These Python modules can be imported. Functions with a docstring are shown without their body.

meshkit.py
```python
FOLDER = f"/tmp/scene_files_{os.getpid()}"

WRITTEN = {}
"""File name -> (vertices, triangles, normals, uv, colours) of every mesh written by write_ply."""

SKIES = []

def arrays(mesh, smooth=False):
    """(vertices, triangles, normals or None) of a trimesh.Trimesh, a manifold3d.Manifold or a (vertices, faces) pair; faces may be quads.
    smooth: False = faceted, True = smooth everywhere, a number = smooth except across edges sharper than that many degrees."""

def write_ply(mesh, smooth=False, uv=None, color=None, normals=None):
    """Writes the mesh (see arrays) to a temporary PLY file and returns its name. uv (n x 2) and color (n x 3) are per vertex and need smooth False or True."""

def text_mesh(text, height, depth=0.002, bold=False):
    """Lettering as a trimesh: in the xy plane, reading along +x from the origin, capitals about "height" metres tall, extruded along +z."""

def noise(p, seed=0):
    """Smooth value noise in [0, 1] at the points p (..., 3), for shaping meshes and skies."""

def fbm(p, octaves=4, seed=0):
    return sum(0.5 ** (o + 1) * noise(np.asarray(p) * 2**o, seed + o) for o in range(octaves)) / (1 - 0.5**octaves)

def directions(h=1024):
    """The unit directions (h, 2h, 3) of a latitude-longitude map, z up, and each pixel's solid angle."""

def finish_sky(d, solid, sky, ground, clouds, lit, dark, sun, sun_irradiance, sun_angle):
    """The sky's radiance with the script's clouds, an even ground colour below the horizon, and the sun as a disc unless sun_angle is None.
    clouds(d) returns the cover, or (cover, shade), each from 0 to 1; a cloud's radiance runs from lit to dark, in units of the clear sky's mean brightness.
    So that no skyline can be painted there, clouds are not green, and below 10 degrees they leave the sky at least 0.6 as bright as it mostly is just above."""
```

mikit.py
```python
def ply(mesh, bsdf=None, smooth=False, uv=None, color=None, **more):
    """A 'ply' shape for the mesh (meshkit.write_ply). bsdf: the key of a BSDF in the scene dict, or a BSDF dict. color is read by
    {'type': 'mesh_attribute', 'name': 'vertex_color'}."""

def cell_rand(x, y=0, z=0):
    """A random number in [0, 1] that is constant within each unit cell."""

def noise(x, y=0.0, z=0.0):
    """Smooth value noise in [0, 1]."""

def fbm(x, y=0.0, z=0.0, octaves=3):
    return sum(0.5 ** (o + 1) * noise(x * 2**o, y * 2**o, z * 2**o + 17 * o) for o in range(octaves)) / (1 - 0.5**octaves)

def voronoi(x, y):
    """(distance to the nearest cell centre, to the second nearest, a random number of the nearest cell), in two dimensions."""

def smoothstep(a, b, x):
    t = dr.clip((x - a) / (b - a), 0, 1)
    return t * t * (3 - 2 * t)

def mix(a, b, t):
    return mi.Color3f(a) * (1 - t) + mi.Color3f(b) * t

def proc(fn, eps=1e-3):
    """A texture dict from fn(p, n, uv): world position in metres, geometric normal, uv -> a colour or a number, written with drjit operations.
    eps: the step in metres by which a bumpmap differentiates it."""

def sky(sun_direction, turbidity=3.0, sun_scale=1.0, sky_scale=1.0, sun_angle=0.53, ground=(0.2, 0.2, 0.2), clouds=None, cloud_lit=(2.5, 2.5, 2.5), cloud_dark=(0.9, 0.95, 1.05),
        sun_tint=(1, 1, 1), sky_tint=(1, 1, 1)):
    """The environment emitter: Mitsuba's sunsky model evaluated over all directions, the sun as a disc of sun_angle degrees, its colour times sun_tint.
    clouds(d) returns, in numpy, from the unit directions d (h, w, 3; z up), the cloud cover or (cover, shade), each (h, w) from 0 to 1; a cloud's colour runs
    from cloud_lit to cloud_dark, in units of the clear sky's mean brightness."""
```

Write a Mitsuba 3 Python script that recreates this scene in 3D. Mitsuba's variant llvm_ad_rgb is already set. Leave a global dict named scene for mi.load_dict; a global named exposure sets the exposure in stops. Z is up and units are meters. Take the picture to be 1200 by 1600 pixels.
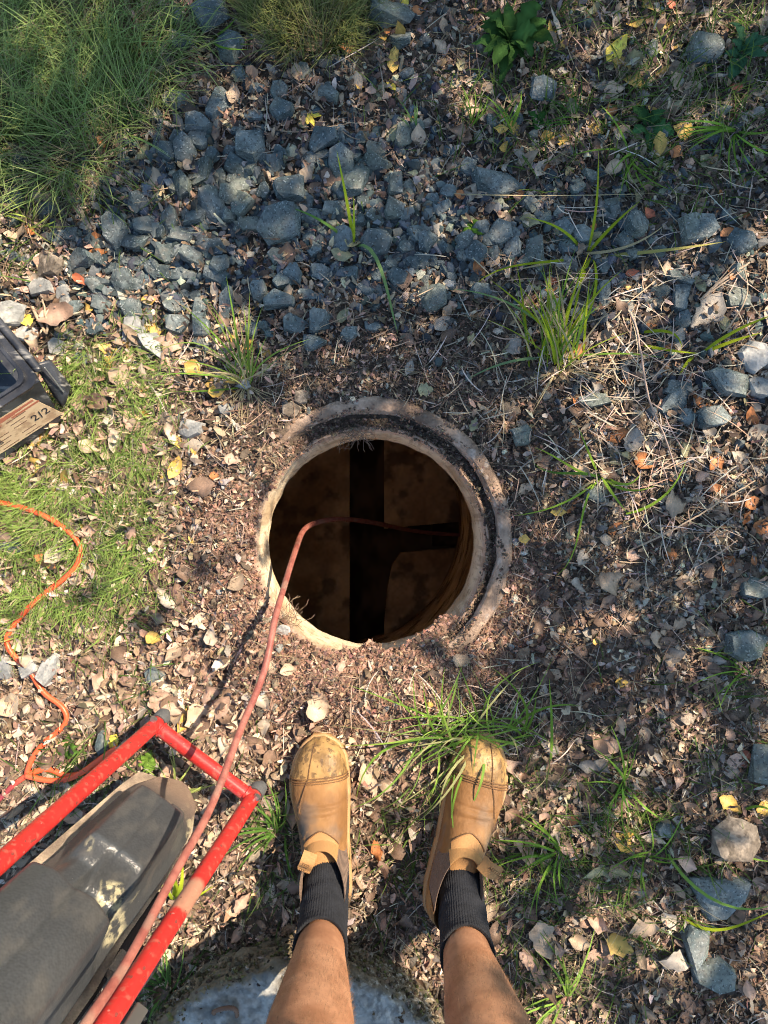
import math, numpy as np, trimesh, mitsuba as mi, mikit, meshkit, manifold3d as m3
from mikit import proc, noise, fbm, voronoi, smoothstep, mix
from meshkit import fbm as nfbm, noise as nnoise, text_mesh
import drjit as dr
T = mi.ScalarTransform4f
scene, labels = {}, {}
rng = np.random.default_rng(7)
H = 1.5                                   # eye height; the lens looks straight down

# ------------------------------------------------------------------ camera, sky, exposure
scene['camera'] = {'type': 'perspective', 'fov': 53.13, 'fov_axis': 'x', 'near_clip': 0.01, 'far_clip': 300.0,
                   'to_world': T().look_at(origin=[0, 0, H], target=[0, 0, 0], up=[0, 1, 0])}
SUN = np.array([.54, .347, .764])
scene['sky'] = mikit.sky(SUN.tolist(), turbidity=3, sky_scale=1.3, sky_tint=(1.10, 1.0, .84))
exposure = 2.74

# ------------------------------------------------------------------ helpers
def W(px, py, z=0.0):                     # a spot of the photographed ground (1200 x 1600 grid) as metres
    return np.array([(px - 600) * (H - z) / 1200, (800 - py) * (H - z) / 1200, z])
def tag(k, label, cat=None, group=None, kind=None):
    e = {'label': label}
    if cat: e['category'] = cat
    if group: e['group'] = group
    if kind: e['kind'] = kind
    labels[k] = e
USED = {}
def key(name, parent=None):
    k = (parent + '__' if parent else '') + name
    n = USED.get(k, -1) + 1
    USED[k] = n
    return k if n == 0 else f'{k}_{n:03d}'
def put(name, mesh, bsdf, parent=None, smooth=False, color=None):
    k = key(name, parent)
    scene[k] = mikit.ply(mesh, bsdf, smooth=smooth, color=color)
    return k
def thing(name, label, cat, group=None):
    k = key(name)
    tag(k, label, cat, group)
    return k
def tm(v, f): return trimesh.Trimesh(np.asarray(v, float), np.asarray(f, int), process=False)
def cat_(ms): return trimesh.util.concatenate(ms)
def smooth_path(P, n):
    P = np.asarray(P, float)
    from scipy.interpolate import CubicSpline
    t = np.r_[0, np.cumsum(np.linalg.norm(np.diff(P, axis=0), axis=1))]
    return CubicSpline(t, P)(np.linspace(0, t[-1], n))
def tube(P, R, sides=12, cap=True):
    P = np.asarray(P, float); n = len(P)
    R = np.broadcast_to(np.asarray(R, float), (n,))
    t = np.gradient(P, axis=0); t /= np.linalg.norm(t, axis=1, keepdims=True) + 1e-12
    a = np.zeros_like(P)
    ref = np.array([0, 0, 1.0]) if abs(t[0, 2]) < .9 else np.array([1.0, 0, 0])
    x = np.cross(t[0], ref); x /= np.linalg.norm(x)
    for i in range(n):
        x = x - t[i] * (x @ t[i]); x /= np.linalg.norm(x); a[i] = x
    b = np.cross(t, a)
    th = np.arange(sides) * 2 * np.pi / sides
    v = P[:, None] + R[:, None, None] * (np.cos(th)[None, :, None] * a[:, None] + np.sin(th)[None, :, None] * b[:, None])
    i, j = np.meshgrid(np.arange(n - 1), np.arange(sides), indexing='ij')
    q = np.stack([i * sides + j, i * sides + (j + 1) % sides, (i + 1) * sides + (j + 1) % sides, (i + 1) * sides + j], -1).reshape(-1, 4)
    f = np.vstack([q[:, [0, 1, 2]], q[:, [0, 2, 3]]])
    v = v.reshape(-1, 3)
    if cap:
        v = np.vstack([v, P[:1], P[-1:]]); c0, c1 = len(v) - 2, len(v) - 1
        jj = np.arange(sides); k2 = (jj + 1) % sides
        f = np.vstack([f, np.stack([jj * 0 + c0, k2, jj], 1), np.stack([jj * 0 + c1, jj + (n - 1) * sides, k2 + (n - 1) * sides], 1)])
    return tm(v, f)
def gridmesh(V):                          # (n, m, 3) -> mesh
    n, m = V.shape[:2]
    i, j = np.meshgrid(np.arange(n - 1), np.arange(m - 1), indexing='ij')
    a = i * m + j
    f = np.vstack([np.stack([a, a + m, a + m + 1], -1).reshape(-1, 3), np.stack([a, a + m + 1, a + 1], -1).reshape(-1, 3)])
    return tm(V.reshape(-1, 3), f)
def ribbons(P, Wd, col, side=None):
    """n strips of k nodes: centre lines P (n,k,3), widths Wd (n,k), colours (n,k,3) -> mesh, colours"""
    n, k = P.shape[:2]
    t = np.gradient(P, axis=1)
    if side is None:
        side = np.cross(t, [0, 0, 1.0])
        bad = np.linalg.norm(side, axis=2, keepdims=True) < 1e-9
        side = np.where(bad, [1.0, 0, 0], side)
    else:
        side = np.broadcast_to(side[:, None], P.shape)
    side = side / (np.linalg.norm(side, axis=2, keepdims=True) + 1e-12)
    V = np.stack([P - side * Wd[..., None] / 2, P + side * Wd[..., None] / 2], 2).reshape(-1, 3)
    base = (np.arange(n) * 2 * k)[:, None] + np.arange(k - 1)[None] * 2
    f = np.concatenate([np.stack([base, base + 1, base + 3], -1).reshape(-1, 3), np.stack([base, base + 3, base + 2], -1).reshape(-1, 3)])
    C = np.repeat(np.asarray(col).reshape(n * k, 3), 2, axis=0)
    return tm(V, f), C
def join(pairs):
    return cat_([p[0] for p in pairs]), np.vstack([p[1] for p in pairs])
def jitter(base, n, amt=.15, seed=None):
    r = rng if seed is None else np.random.default_rng(seed)
    base = np.asarray(base, float)
    return np.clip(base * (1 + amt * r.standard_normal((n, 1))) * (1 + .06 * r.standard_normal((n, 3))), .004, .95)

# ------------------------------------------------------------------ the lie of the ground round the manhole
C0 = np.array([-.0275, -.066]); R0 = .2275
def sst(a, b, x):
    t = np.clip((x - a) / (b - a), 0, 1)
    return t * t * (3 - 2 * t)
def polar(x, y):
    dx, dy = np.asarray(x) - C0[0], np.asarray(y) - C0[1]
    return np.hypot(dx, dy), np.degrees(np.arctan2(dy, dx))
def exposed(th):                          # 1 where the outer ring lies bare, 0 where earth covers it
    return sst(-62, -40, th) * (1 - sst(108, 150, th))
def south(th):                            # 1 where earth spills over the rim
    d = (np.asarray(th) + 74 + 180) % 360 - 180
    return 1 - sst(24, 46, np.abs(d))
def p3(x, y, z=0): return np.stack([np.asarray(x, float), np.asarray(y, float), np.asarray(x, float) * 0 + z], -1)
def gz(x, y):
    d, th = polar(x, y)
    zb = .030 * (nfbm(p3(x, y) * 3.1 + 9, 3) - .5) + .014 * (nfbm(p3(x, y) * 17 + 3, 3, 5) - .5)
    fine = .006 * (nfbm(p3(x, y) * 60, 3, 11) - .5)
    e = exposed(th); far = sst(.29, .42, d)
    near_b = .004 + .012 * sst(.235, .28, d) + .02 * (nfbm(p3(x, y) * 24, 3, 2) - .5) + .018 * south(th) * sst(.2, .26, d) * (1 - far)
    near_e = np.where(d < .272, -.020 - .008 * sst(.234, .243, d) + .010 * (nfbm(p3(x, y) * 30, 2, 8) - .5), -.004)
    near = e * near_e + (1 - e) * near_b
    return near * (1 - far) + zb * far + fine * (1 + 1.4 * (1 - far))
def rcut(th):
    a = np.radians(th)
    n = nfbm(np.stack([np.cos(a) * 5, np.sin(a) * 5, a * 0], -1), 4, 3)
    return .2335 - south(th) * (.010 + .048 * n) - .010 * np.clip(n - .45, 0, 1) * (1 - south(th))

# ------------------------------------------------------------------ density maps, in the 1200 x 1600 grid of the ground
from scipy.interpolate import RegularGridInterpolator
def gridmap(xs, ys, rows):
    f = RegularGridInterpolator((ys, xs), np.array(rows, float), bounds_error=False, fill_value=None)
    def g(px, py):
        px, py = np.clip(px, xs[0], xs[-1]), np.clip(py, ys[0], ys[-1])
        return f(np.stack([py, px], -1))
    return g
XS = [0, 200, 400, 600, 800, 1000, 1200]
YS = [0, 200, 330, 400, 480, 560, 650, 750, 900, 1050, 1200, 1350, 1500, 1600]
shade = gridmap(XS, YS, [
    [.80, .88, .93, .92, .90, .88, .90], [.84, .90, .94, .95, .93, .90, .90], [.80, .93, .97, .97, .92, .66, .44], [.25, .5, .95, .97, .80, .46, .38],
    [.05, .10, .72, .97, .64, .40, .40], [.03, .06, .62, .97, .72, .44, .46], [.03, .06, .50, .95, .88, .56, .52], [.05, .05, .25, .70, .90, .54, .42],
    [.10, .16, .03, .20, .90, .88, .80], [.06, .08, .02, .05, .82, .96, .93], [.08, .03, .02, .10, .54, .92, .68], [.05, .03, .05, .20, .58, .80, .46],
    [.03, .03, .08, .30, .54, .64, .42], [.03, .03, .08, .3, .5, .6, .42]])
def scatter(n, dens, box=(-.93, .93, -1.15, 1.12), seed=1, hole=True):
    """n spots on the ground, drawn with probability dens(px, py)"""
    r = np.random.default_rng(seed); out = []; got = 0
    while got < n:
        m = max(4000, n * 2)
        x, y = r.uniform(box[0], box[1], m), r.uniform(box[2], box[3], m)
        keep = r.random(m) < dens(x * 800 + 600, 800 - y * 800)
        if hole:
            d, th = polar(x, y)
            keep &= d > rcut(th) + .004
            keep &= ~((exposed(th) > .5) & (np.hypot(x + .0295, y + .057) < .280 + r.normal(0, .004, m)))
        out.append(np.stack([x[keep], y[keep]], 1)); got += keep.sum()
    return np.vstack(out)[:n]
def blob(px, py, cx, cy, rx, ry, p=2):
    return np.exp(-(np.abs((px - cx) / rx) ** p + np.abs((py - cy) / ry) ** p))
def d_soil(px, py):                       # bare broken earth round the hole
    r = np.hypot(px - 578, py - 850)
    a = 1 - sst(235, 330, r)
    return np.clip(a * .8 + 1.1 * blob(px, py, 570, 1060, 180, 75) + blob(px, py, 610, 590, 210, 75), 0, 1)
def d_lawn_tl(px, py):
    n = nfbm(p3(px / 60, py / 60), 3, 4)
    edge = 265 - .62 * np.abs(py - 110) * (py > 110) - .15 * np.abs(py - 110)
    return sst(35, -45, px - edge + 120 * (n - .5)) * sst(330, 250, py + 60 * (n - .5))
def d_lawn_top(px, py):
    n = nfbm(p3(px / 40, py / 40), 3, 6)
    return sst(370, 400, px) * sst(590, 540, px) * sst(95, 45, py + 80 * (n - .5) - .0 * px)
def d_lawn_l(px, py):
    n = nfbm(p3(px / 45, py / 45), 3, 14)
    a = sst(310, 180, px + 110 * (n - .5)) * sst(540, 620, py + .3 * px) * sst(1080, 930, py + .25 * px)
    return np.clip(a * (.22 + 1.0 * sst(.40, .62, n)), 0, 1)
def d_gravel(px, py):
    n = nfbm(p3(px / 70, py / 70), 3, 24)
    band = blob(px, py, 400, 340, 300, 150, 3) + .9 * blob(px, py, 830, 370, 240, 85, 2) + .4 * blob(px, py, 1080, 480, 160, 200, 2) + .45 * blob(px, py, 100, 430, 160, 120) + .25 * blob(px, py, 560, 60, 200, 80)
    return np.clip(band * (.35 + 1.2 * (n - .25)), 0, 1)
def d_pebble(px, py):
    return np.clip(blob(px, py, 1080, 930, 150, 110, 2) + .8 * blob(px, py, 130, 365, 70, 45) + .5 * blob(px, py, 640, 300, 50, 40) + .5 * blob(px, py, 1120, 760, 110, 60) + .35 * blob(px, py, 660, 140, 40, 40) + .06, 0, 1)
def d_litter(px, py):
    b = 1 - .75 * np.clip(d_lawn_tl(px, py) + d_lawn_top(px, py), 0, 1) - .62 * d_lawn_l(px, py) - .93 * d_gravel(px, py) - .97 * d_soil(px, py) + .35 * blob(px, py, 330, 1120, 170, 110)
    return np.clip(b, .04, 1) * np.clip(.25 + 1.5 * (nfbm(p3(px / 30, py / 30), 3, 77) - .1), .2, 1.2)

# ------------------------------------------------------------------ materials
def vc(rough=.75, spec=.25, key_=None, extra=None):
    return {'type': 'twosided', 'bsdf': {'type': 'principled', 'base_color': {'type': 'mesh_attribute', 'name': 'vertex_color'}, 'roughness': rough, 'specular': spec, **(extra or {})}}
scene['mat_litter'] = vc(.72, .3)
scene['mat_leaf'] = vc(.55, .4)
scene['mat_thin'] = {'type': 'principledthin', 'base_color': {'type': 'mesh_attribute', 'name': 'vertex_color'}, 'roughness': .42, 'diff_trans': .75, 'spec_trans': 0.0, 'eta': 1.4}
scene['mat_crumb'] = vc(.95, .1)
def two(b): return {'type': 'twosided', 'bsdf': b}
def f_soil(p, n, uv):
    a = fbm(p.x * 9, p.y * 9, p.z * 9, 4); b = fbm(p.x * 120, p.y * 120, p.z * 120, 3); c = noise(p.x * 420, p.y * 420, p.z * 420)
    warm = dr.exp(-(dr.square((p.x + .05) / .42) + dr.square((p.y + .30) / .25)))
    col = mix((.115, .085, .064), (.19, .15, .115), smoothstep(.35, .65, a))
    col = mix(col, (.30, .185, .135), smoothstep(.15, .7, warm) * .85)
    dark = dr.maximum(dr.exp(-(dr.square((p.x - .03) / .33) + dr.square((p.y - .24) / .13))), dr.exp(-(dr.square((p.x + .2) / .42) + dr.square((p.y - .56) / .24))))  # dark earth above the hole, plus shade between the bed stones put into colour
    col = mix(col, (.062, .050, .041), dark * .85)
    return col * (.55 + .9 * b) * (.8 + .4 * c)
def f_soil_h(p, n, uv): return .004 * fbm(p.x * 160, p.y * 160, p.z * 160, 3)
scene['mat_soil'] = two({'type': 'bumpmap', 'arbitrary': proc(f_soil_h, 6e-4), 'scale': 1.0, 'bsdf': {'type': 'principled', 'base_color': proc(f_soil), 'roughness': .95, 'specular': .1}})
def f_stone(p, n, uv):
    a = fbm(p.x * 26, p.y * 26, p.z * 26, 3); b = noise(p.x * 420, p.y * 420, p.z * 420); c = noise(p.x * 190 + 9, p.y * 190, p.z * 190)
    col = mix((.10, .145, .155), (.235, .28, .285), smoothstep(.3, .7, a))
    col = mix(col, (.23, .26, .20), smoothstep(.58, .72, noise(p.x * 14 + 4, p.y * 14, p.z * 5)) * .5)
    col = col * (.62 + .76 * c) * (.6 + .85 * fbm(p.x * 11 + 7, p.y * 11, p.z * 11, 3))
    col = mix(col, (.55, .60, .60), smoothstep(.74, .86, b) * .75)
    col = mix(col, (.05, .06, .065), smoothstep(.70, .80, noise(p.x * 330 + 5, p.y * 330, p.z * 330)) * .7)
    up = smoothstep(.1, .9, n.z) * smoothstep(.45, .8, fbm(p.x * 60 + 3, p.y * 60, p.z * 60, 3))
    return mix(col * .57, (.22, .195, .165), up * .34)
def f_stone_h(p, n, uv): return .0022 * fbm(p.x * 190, p.y * 190, p.z * 190, 4)
scene['mat_stone'] = two({'type': 'bumpmap', 'arbitrary': proc(f_stone_h, 5e-4), 'scale': 1.0, 'bsdf': {'type': 'principled', 'base_color': proc(f_stone), 'roughness': .62, 'specular': .4}})
def f_pale(p, n, uv):
    a = fbm(p.x * 40, p.y * 40, p.z * 40, 4); c = noise(p.x * 260, p.y * 260, p.z * 260)
    return mix((.22, .225, .22), (.42, .41, .385), smoothstep(.35, .65, a)) * (.75 + .5 * c)
scene['mat_pale_stone'] = two({'type': 'bumpmap', 'arbitrary': proc(f_stone_h, 5e-4), 'scale': 1.0, 'bsdf': {'type': 'principled', 'base_color': proc(f_pale), 'roughness': .75, 'specular': .3}})
def f_tan(p, n, uv):
    a = fbm(p.x * 40, p.y * 40, p.z * 40, 4); c = noise(p.x * 260, p.y * 260, p.z * 260)
    return mix(mix((.15, .125, .10), (.29, .24, .19), smoothstep(.35, .65, a)), (.10, .08, .06), smoothstep(.5, .66, fbm(p.x * 70 + 4, p.y * 70, p.z * 70, 4)) * .7) * (.7 + .6 * c)
scene['mat_tan_stone'] = two({'type': 'bumpmap', 'arbitrary': proc(f_stone_h, 5e-4), 'scale': 1.0, 'bsdf': {'type': 'principled', 'base_color': proc(f_tan), 'roughness': .85, 'specular': .2}})
def f_ring(p, n, uv):
    a = fbm(p.x * 16, p.y * 16, p.z * 16, 4); b = fbm(p.x * 90, p.y * 90, p.z * 90, 3)
    col = mix((.25, .168, .12), (.44, .32, .24), smoothstep(.3, .7, a))
    col = mix(col, (.12, .085, .065), smoothstep(.5, .75, b) * .6)
    col = mix(col, (.105, .078, .06), smoothstep(.44, .60, fbm(p.x * 24 + 3, p.y * 24, p.z * 24, 4)) * .5)
    return mix(col, (.6, .54, .48), smoothstep(.66, .8, noise(p.x * 75, p.y * 75, p.z * 75)) * .35) * (.7 + .6 * fbm(p.x * 240, p.y * 240, p.z * 240, 2))
def f_ring_h(p, n, uv): return .004 * fbm(p.x * 110, p.y * 110, p.z * 110, 4)
scene['mat_ring'] = two({'type': 'bumpmap', 'arbitrary': proc(f_ring_h, 8e-4), 'scale': 1.0, 'bsdf': {'type': 'principled', 'base_color': proc(f_ring), 'roughness': .9, 'specular': .2}})
def f_neck(p, n, uv):
    a = fbm(p.x * 14, p.y * 14, p.z * 8, 4); b = fbm(p.x * 90, p.y * 90, p.z * 60, 3)
    col = mix((.40, .30, .19), (.62, .52, .37), smoothstep(.3, .6, a))
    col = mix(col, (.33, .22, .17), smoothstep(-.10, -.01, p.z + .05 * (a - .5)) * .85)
    ang = dr.atan2(p.y + .066, p.x + .0275)
    drip = smoothstep(.50, .68, fbm(ang * 26, p.z * 5, 3.0, 3)) * smoothstep(-.22, -.03, p.z)
    col = mix(col, (.20, .13, .085), drip * .6)
    col = mix(col, (.22, .13, .07), smoothstep(.55, .75, b) * .55)
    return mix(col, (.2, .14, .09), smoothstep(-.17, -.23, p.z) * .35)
scene['mat_neck'] = two({'type': 'bumpmap', 'arbitrary': proc(f_ring_h, 8e-4), 'scale': .5, 'bsdf': {'type': 'principled', 'base_color': proc(f_neck), 'roughness': .85, 'specular': .25}})
def f_bench(p, n, uv):
    a = fbm(p.x * 7, p.y * 7, p.z * 7, 4); b = fbm(p.x * 60, p.y * 60, p.z * 60, 3)
    col = mix((.30, .175, .075), (.70, .50, .27), smoothstep(.3, .7, a))
    col = mix(col, (.10, .055, .03), smoothstep(.5, .66, fbm(p.x * 15 + 2, p.y * 15, p.z * 15, 4)) * .7)
    return col * (.6 + .8 * b)
scene['mat_bench'] = two({'type': 'bumpmap', 'arbitrary': proc(f_ring_h, 1e-3), 'scale': .7, 'bsdf': {'type': 'principled', 'base_color': proc(f_bench), 'roughness': .8, 'specular': .25}})
def f_chan(p, n, uv): return mix((.03, .02, .012), (.13, .085, .05), smoothstep(.4, .7, fbm(p.x * 14, p.y * 9, p.z * 30, 4)))
scene['mat_channel'] = two({'type': 'principled', 'base_color': proc(f_chan), 'roughness': .8, 'specular': .1})
def f_red(p, n, uv):
    a = fbm(p.x * 35, p.y * 35, p.z * 35, 4); b = fbm(p.x * 150, p.y * 150, p.z * 150, 2)
    col = mix((.39, .020, .018), (.47, .032, .027), a)
    col = mix(col, (.34, .20, .14), smoothstep(.55, .75, fbm(p.x * 130, p.y * 130, p.z * 130, 4)) * .28)
    patch = dr.exp(-(dr.square((p.x + .2815) / .03) + dr.square((p.y + .554) / .03) + dr.square((p.z - .40) / .045)))
    col = mix(col, (.36, .24, .16), smoothstep(.35, .6, patch + .5 * (a - .5)) * .75)
    col = mix(col, (.12, .05, .04), smoothstep(.80, .86, noise(p.x * 210 + 3, p.y * 210, p.z * 110)) * .7)
    return mix(col, (.6, .35, .3), smoothstep(.80, .88, b) * .4)
scene['mat_red'] = two({'type': 'principled', 'base_color': proc(f_red), 'roughness': .32, 'specular': .5, 'clearcoat': .3, 'clearcoat_gloss': .8})
def f_case(p, n, uv):
    a = fbm(p.x * 12, p.y * 12, p.z * 6, 4); b = noise(p.x * 420, p.y * 420, p.z * 420); c = fbm(p.x * 46 + 5, p.y * 46, p.z * 18, 4)
    col = mix((.034, .037, .041), (.060, .064, .068), a)
    col = mix(col, (.115, .108, .096), smoothstep(.50, .72, c) * .3)
    col = mix(col, (.46, .42, .27), smoothstep(.63, .75, fbm(p.x * 18 + 1, p.y * 18, p.z * 7 + 3, 4)) * smoothstep(.35, .6, fbm(p.x * 150, p.y * 150, p.z * 60, 3)) * .8)
    low = smoothstep(.20, .07, p.z)
    col = mix(col, (.22, .155, .115), low * .8)
    return col * (.85 + .3 * b)
def f_case_h(p, n, uv): return .00045 * noise(p.x * 640, p.y * 640, p.z * 640)
scene['mat_case'] = two({'type': 'bumpmap', 'arbitrary': proc(f_case_h, 4e-4), 'scale': 1.0, 'bsdf': {'type': 'principled', 'base_color': proc(f_case), 'roughness': .34, 'specular': .5}})
def f_flange(p, n, uv):
    c = fbm(p.x * 46 + 5, p.y * 46, p.z * 18, 4); b = noise(p.x * 420, p.y * 420, p.z * 420)
    return mix((.20, .155, .12), (.42, .33, .24), smoothstep(.3, .7, c)) * (.8 + .4 * b)
scene['mat_flange'] = two({'type': 'bumpmap', 'arbitrary': proc(f_case_h, 4e-4), 'scale': 1.0, 'bsdf': {'type': 'principled', 'base_color': proc(f_flange), 'roughness': .7, 'specular': .3}})
scene['mat_black'] = two({'type': 'principled', 'base_color': {'type': 'rgb', 'value': [.018, .018, .02]}, 'roughness': .4, 'specular': .5})
scene['mat_steel'] = two({'type': 'principled', 'base_color': {'type': 'rgb', 'value': [.45, .45, .44]}, 'roughness': .35, 'metallic': .9})
def f_hose(p, n, uv):
    a = fbm(p.x * 60, p.y * 60, p.z * 60, 3)
    return mix(mix((.24, .075, .06), (.33, .125, .095), smoothstep(.3, .7, a)), (.30, .20, .15), smoothstep(.56, .72, fbm(p.x * 28, p.y * 28, p.z * 28, 3)) * .5)
scene['mat_hose'] = two({'type': 'principled', 'base_color': proc(f_hose), 'roughness': .45, 'specular': .4})
def f_cord(p, n, uv):
    a = fbm(p.x * 80, p.y * 80, p.z * 80, 3)
    col = mix((.72, .085, .03), (.8, .14, .05), a)
    return mix(col, (.28, .05, .06), smoothstep(-.665, -.73, p.x) * smoothstep(-.45, -.53, p.y))
scene['mat_cord'] = two({'type': 'principled', 'base_color': proc(f_cord), 'roughness': .4, 'specular': .5})
def f_box(p, n, uv):
    a = fbm(p.x * 30, p.y * 30, p.z * 30, 4); s = fbm(p.x * 25, p.y * 130, p.z * 40, 3)
    col = mix((.016, .018, .024), (.05, .053, .062), smoothstep(.3, .7, a))
    return mix(col, (.30, .29, .27), smoothstep(.62, .76, s) * .7)
scene['mat_box'] = two({'type': 'principled', 'base_color': proc(f_box), 'roughness': .38, 'specular': .5})
def f_paper(p, n, uv):
    a = fbm(p.x * 28, p.y * 28, p.z * 28, 4)
    return mix(mix((.46, .33, .20), (.60, .46, .30), a), (.28, .17, .10), smoothstep(.5, .7, fbm(p.x * 60 + 3, p.y * 60, p.z * 60, 4)) * .7)
scene['mat_paper'] = two({'type': 'principled', 'base_color': proc(f_paper), 'roughness': .7, 'specular': .2})
def flat(name, c, r=.6): scene[name] = two({'type': 'principled', 'base_color': {'type': 'rgb', 'value': list(c)}, 'roughness': r, 'specular': .3})
flat('mat_cap', (.09, .09, .09), .55); flat('mat_ink_red', (.36, .13, .08)); flat('mat_ink_brown', (.16, .09, .06)); flat('mat_ink_black', (.02, .02, .03)); flat('mat_phone', (.02, .02, .022), .25)
def f_boot(p, n, uv):
    a = fbm(p.x * 14, p.y * 14, p.z * 14, 4); b = fbm(p.x * 90, p.y * 90, p.z * 90, 3)
    col = mix((.20, .098, .036), (.345, .185, .072), smoothstep(.32, .62, a))
    col = mix(col, (.17, .11, .07), smoothstep(.5, .68, fbm(p.x * 22 + 7, p.y * 22, p.z * 22, 4)) * .75)
    scuff = dr.exp(-(dr.square((p.x + .150) / .016) + dr.square((p.y + .585) / .045))) * smoothstep(.35, .55, b + .15)
    col = mix(col, (.045, .05, .056), scuff)
    dust = smoothstep(.17, .215, p.x - .12 * (p.y + .57)) * smoothstep(.3, .6, a + .15)
    col = mix(col, (.30, .235, .16), dust * .75)
    return col * (.8 + .4 * b)
def f_boot_h(p, n, uv): return .0012 * fbm(p.x * 220, p.y * 220, p.z * 220, 3)
scene['mat_boot'] = two({'type': 'bumpmap', 'arbitrary': proc(f_boot_h, 5e-4), 'scale': 1.0, 'bsdf': {'type': 'principled', 'base_color': proc(f_boot), 'roughness': .65, 'specular': .3, 'sheen': .2}})
def f_toe(p, n, uv):
    a = fbm(p.x * 40, p.y * 40, p.z * 40, 4); b = fbm(p.x * 130, p.y * 130, p.z * 130, 3)
    col = mix((.20, .115, .042), (.37, .225, .085), smoothstep(.3, .6, a))
    return mix(col, (.10, .06, .03), smoothstep(.50, .66, b) * .75)
scene['mat_toe'] = two({'type': 'bumpmap', 'arbitrary': proc(f_boot_h, 5e-4), 'scale': 1.0, 'bsdf': {'type': 'principled', 'base_color': proc(f_toe), 'roughness': .5, 'specular': .4}})
def f_sole(p, n, uv):
    a = fbm(p.x * 60, p.y * 60, p.z * 160, 3)
    return mix((.33, .18, .08), (.50, .31, .15), a)
scene['mat_sole'] = two({'type': 'principled', 'base_color': proc(f_sole), 'roughness': .6, 'specular': .3})
flat('mat_stitch', (.16, .085, .04), .8); flat('mat_tab', (.37, .20, .08), .7)
def f_gus(p, n, uv):
    w = .5 + .5 * dr.sin((p.x + p.y * .4) * 2600.0)
    return mix((.085, .058, .045), (.17, .115, .085), w * .6 + .4 * fbm(p.x * 60, p.y * 60, p.z * 60, 3))
scene['mat_gusset'] = two({'type': 'principled', 'base_color': proc(f_gus), 'roughness': .9, 'sheen': .3})
def f_sock(p, n, uv):
    a = fbm(p.x * 130, p.y * 130, p.z * 130, 3)
    return mix((.006, .007, .010), (.017, .019, .026), a)
scene['mat_sock'] = two({'type': 'principled', 'base_color': proc(f_sock), 'roughness': .95, 'sheen': .5})
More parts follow.
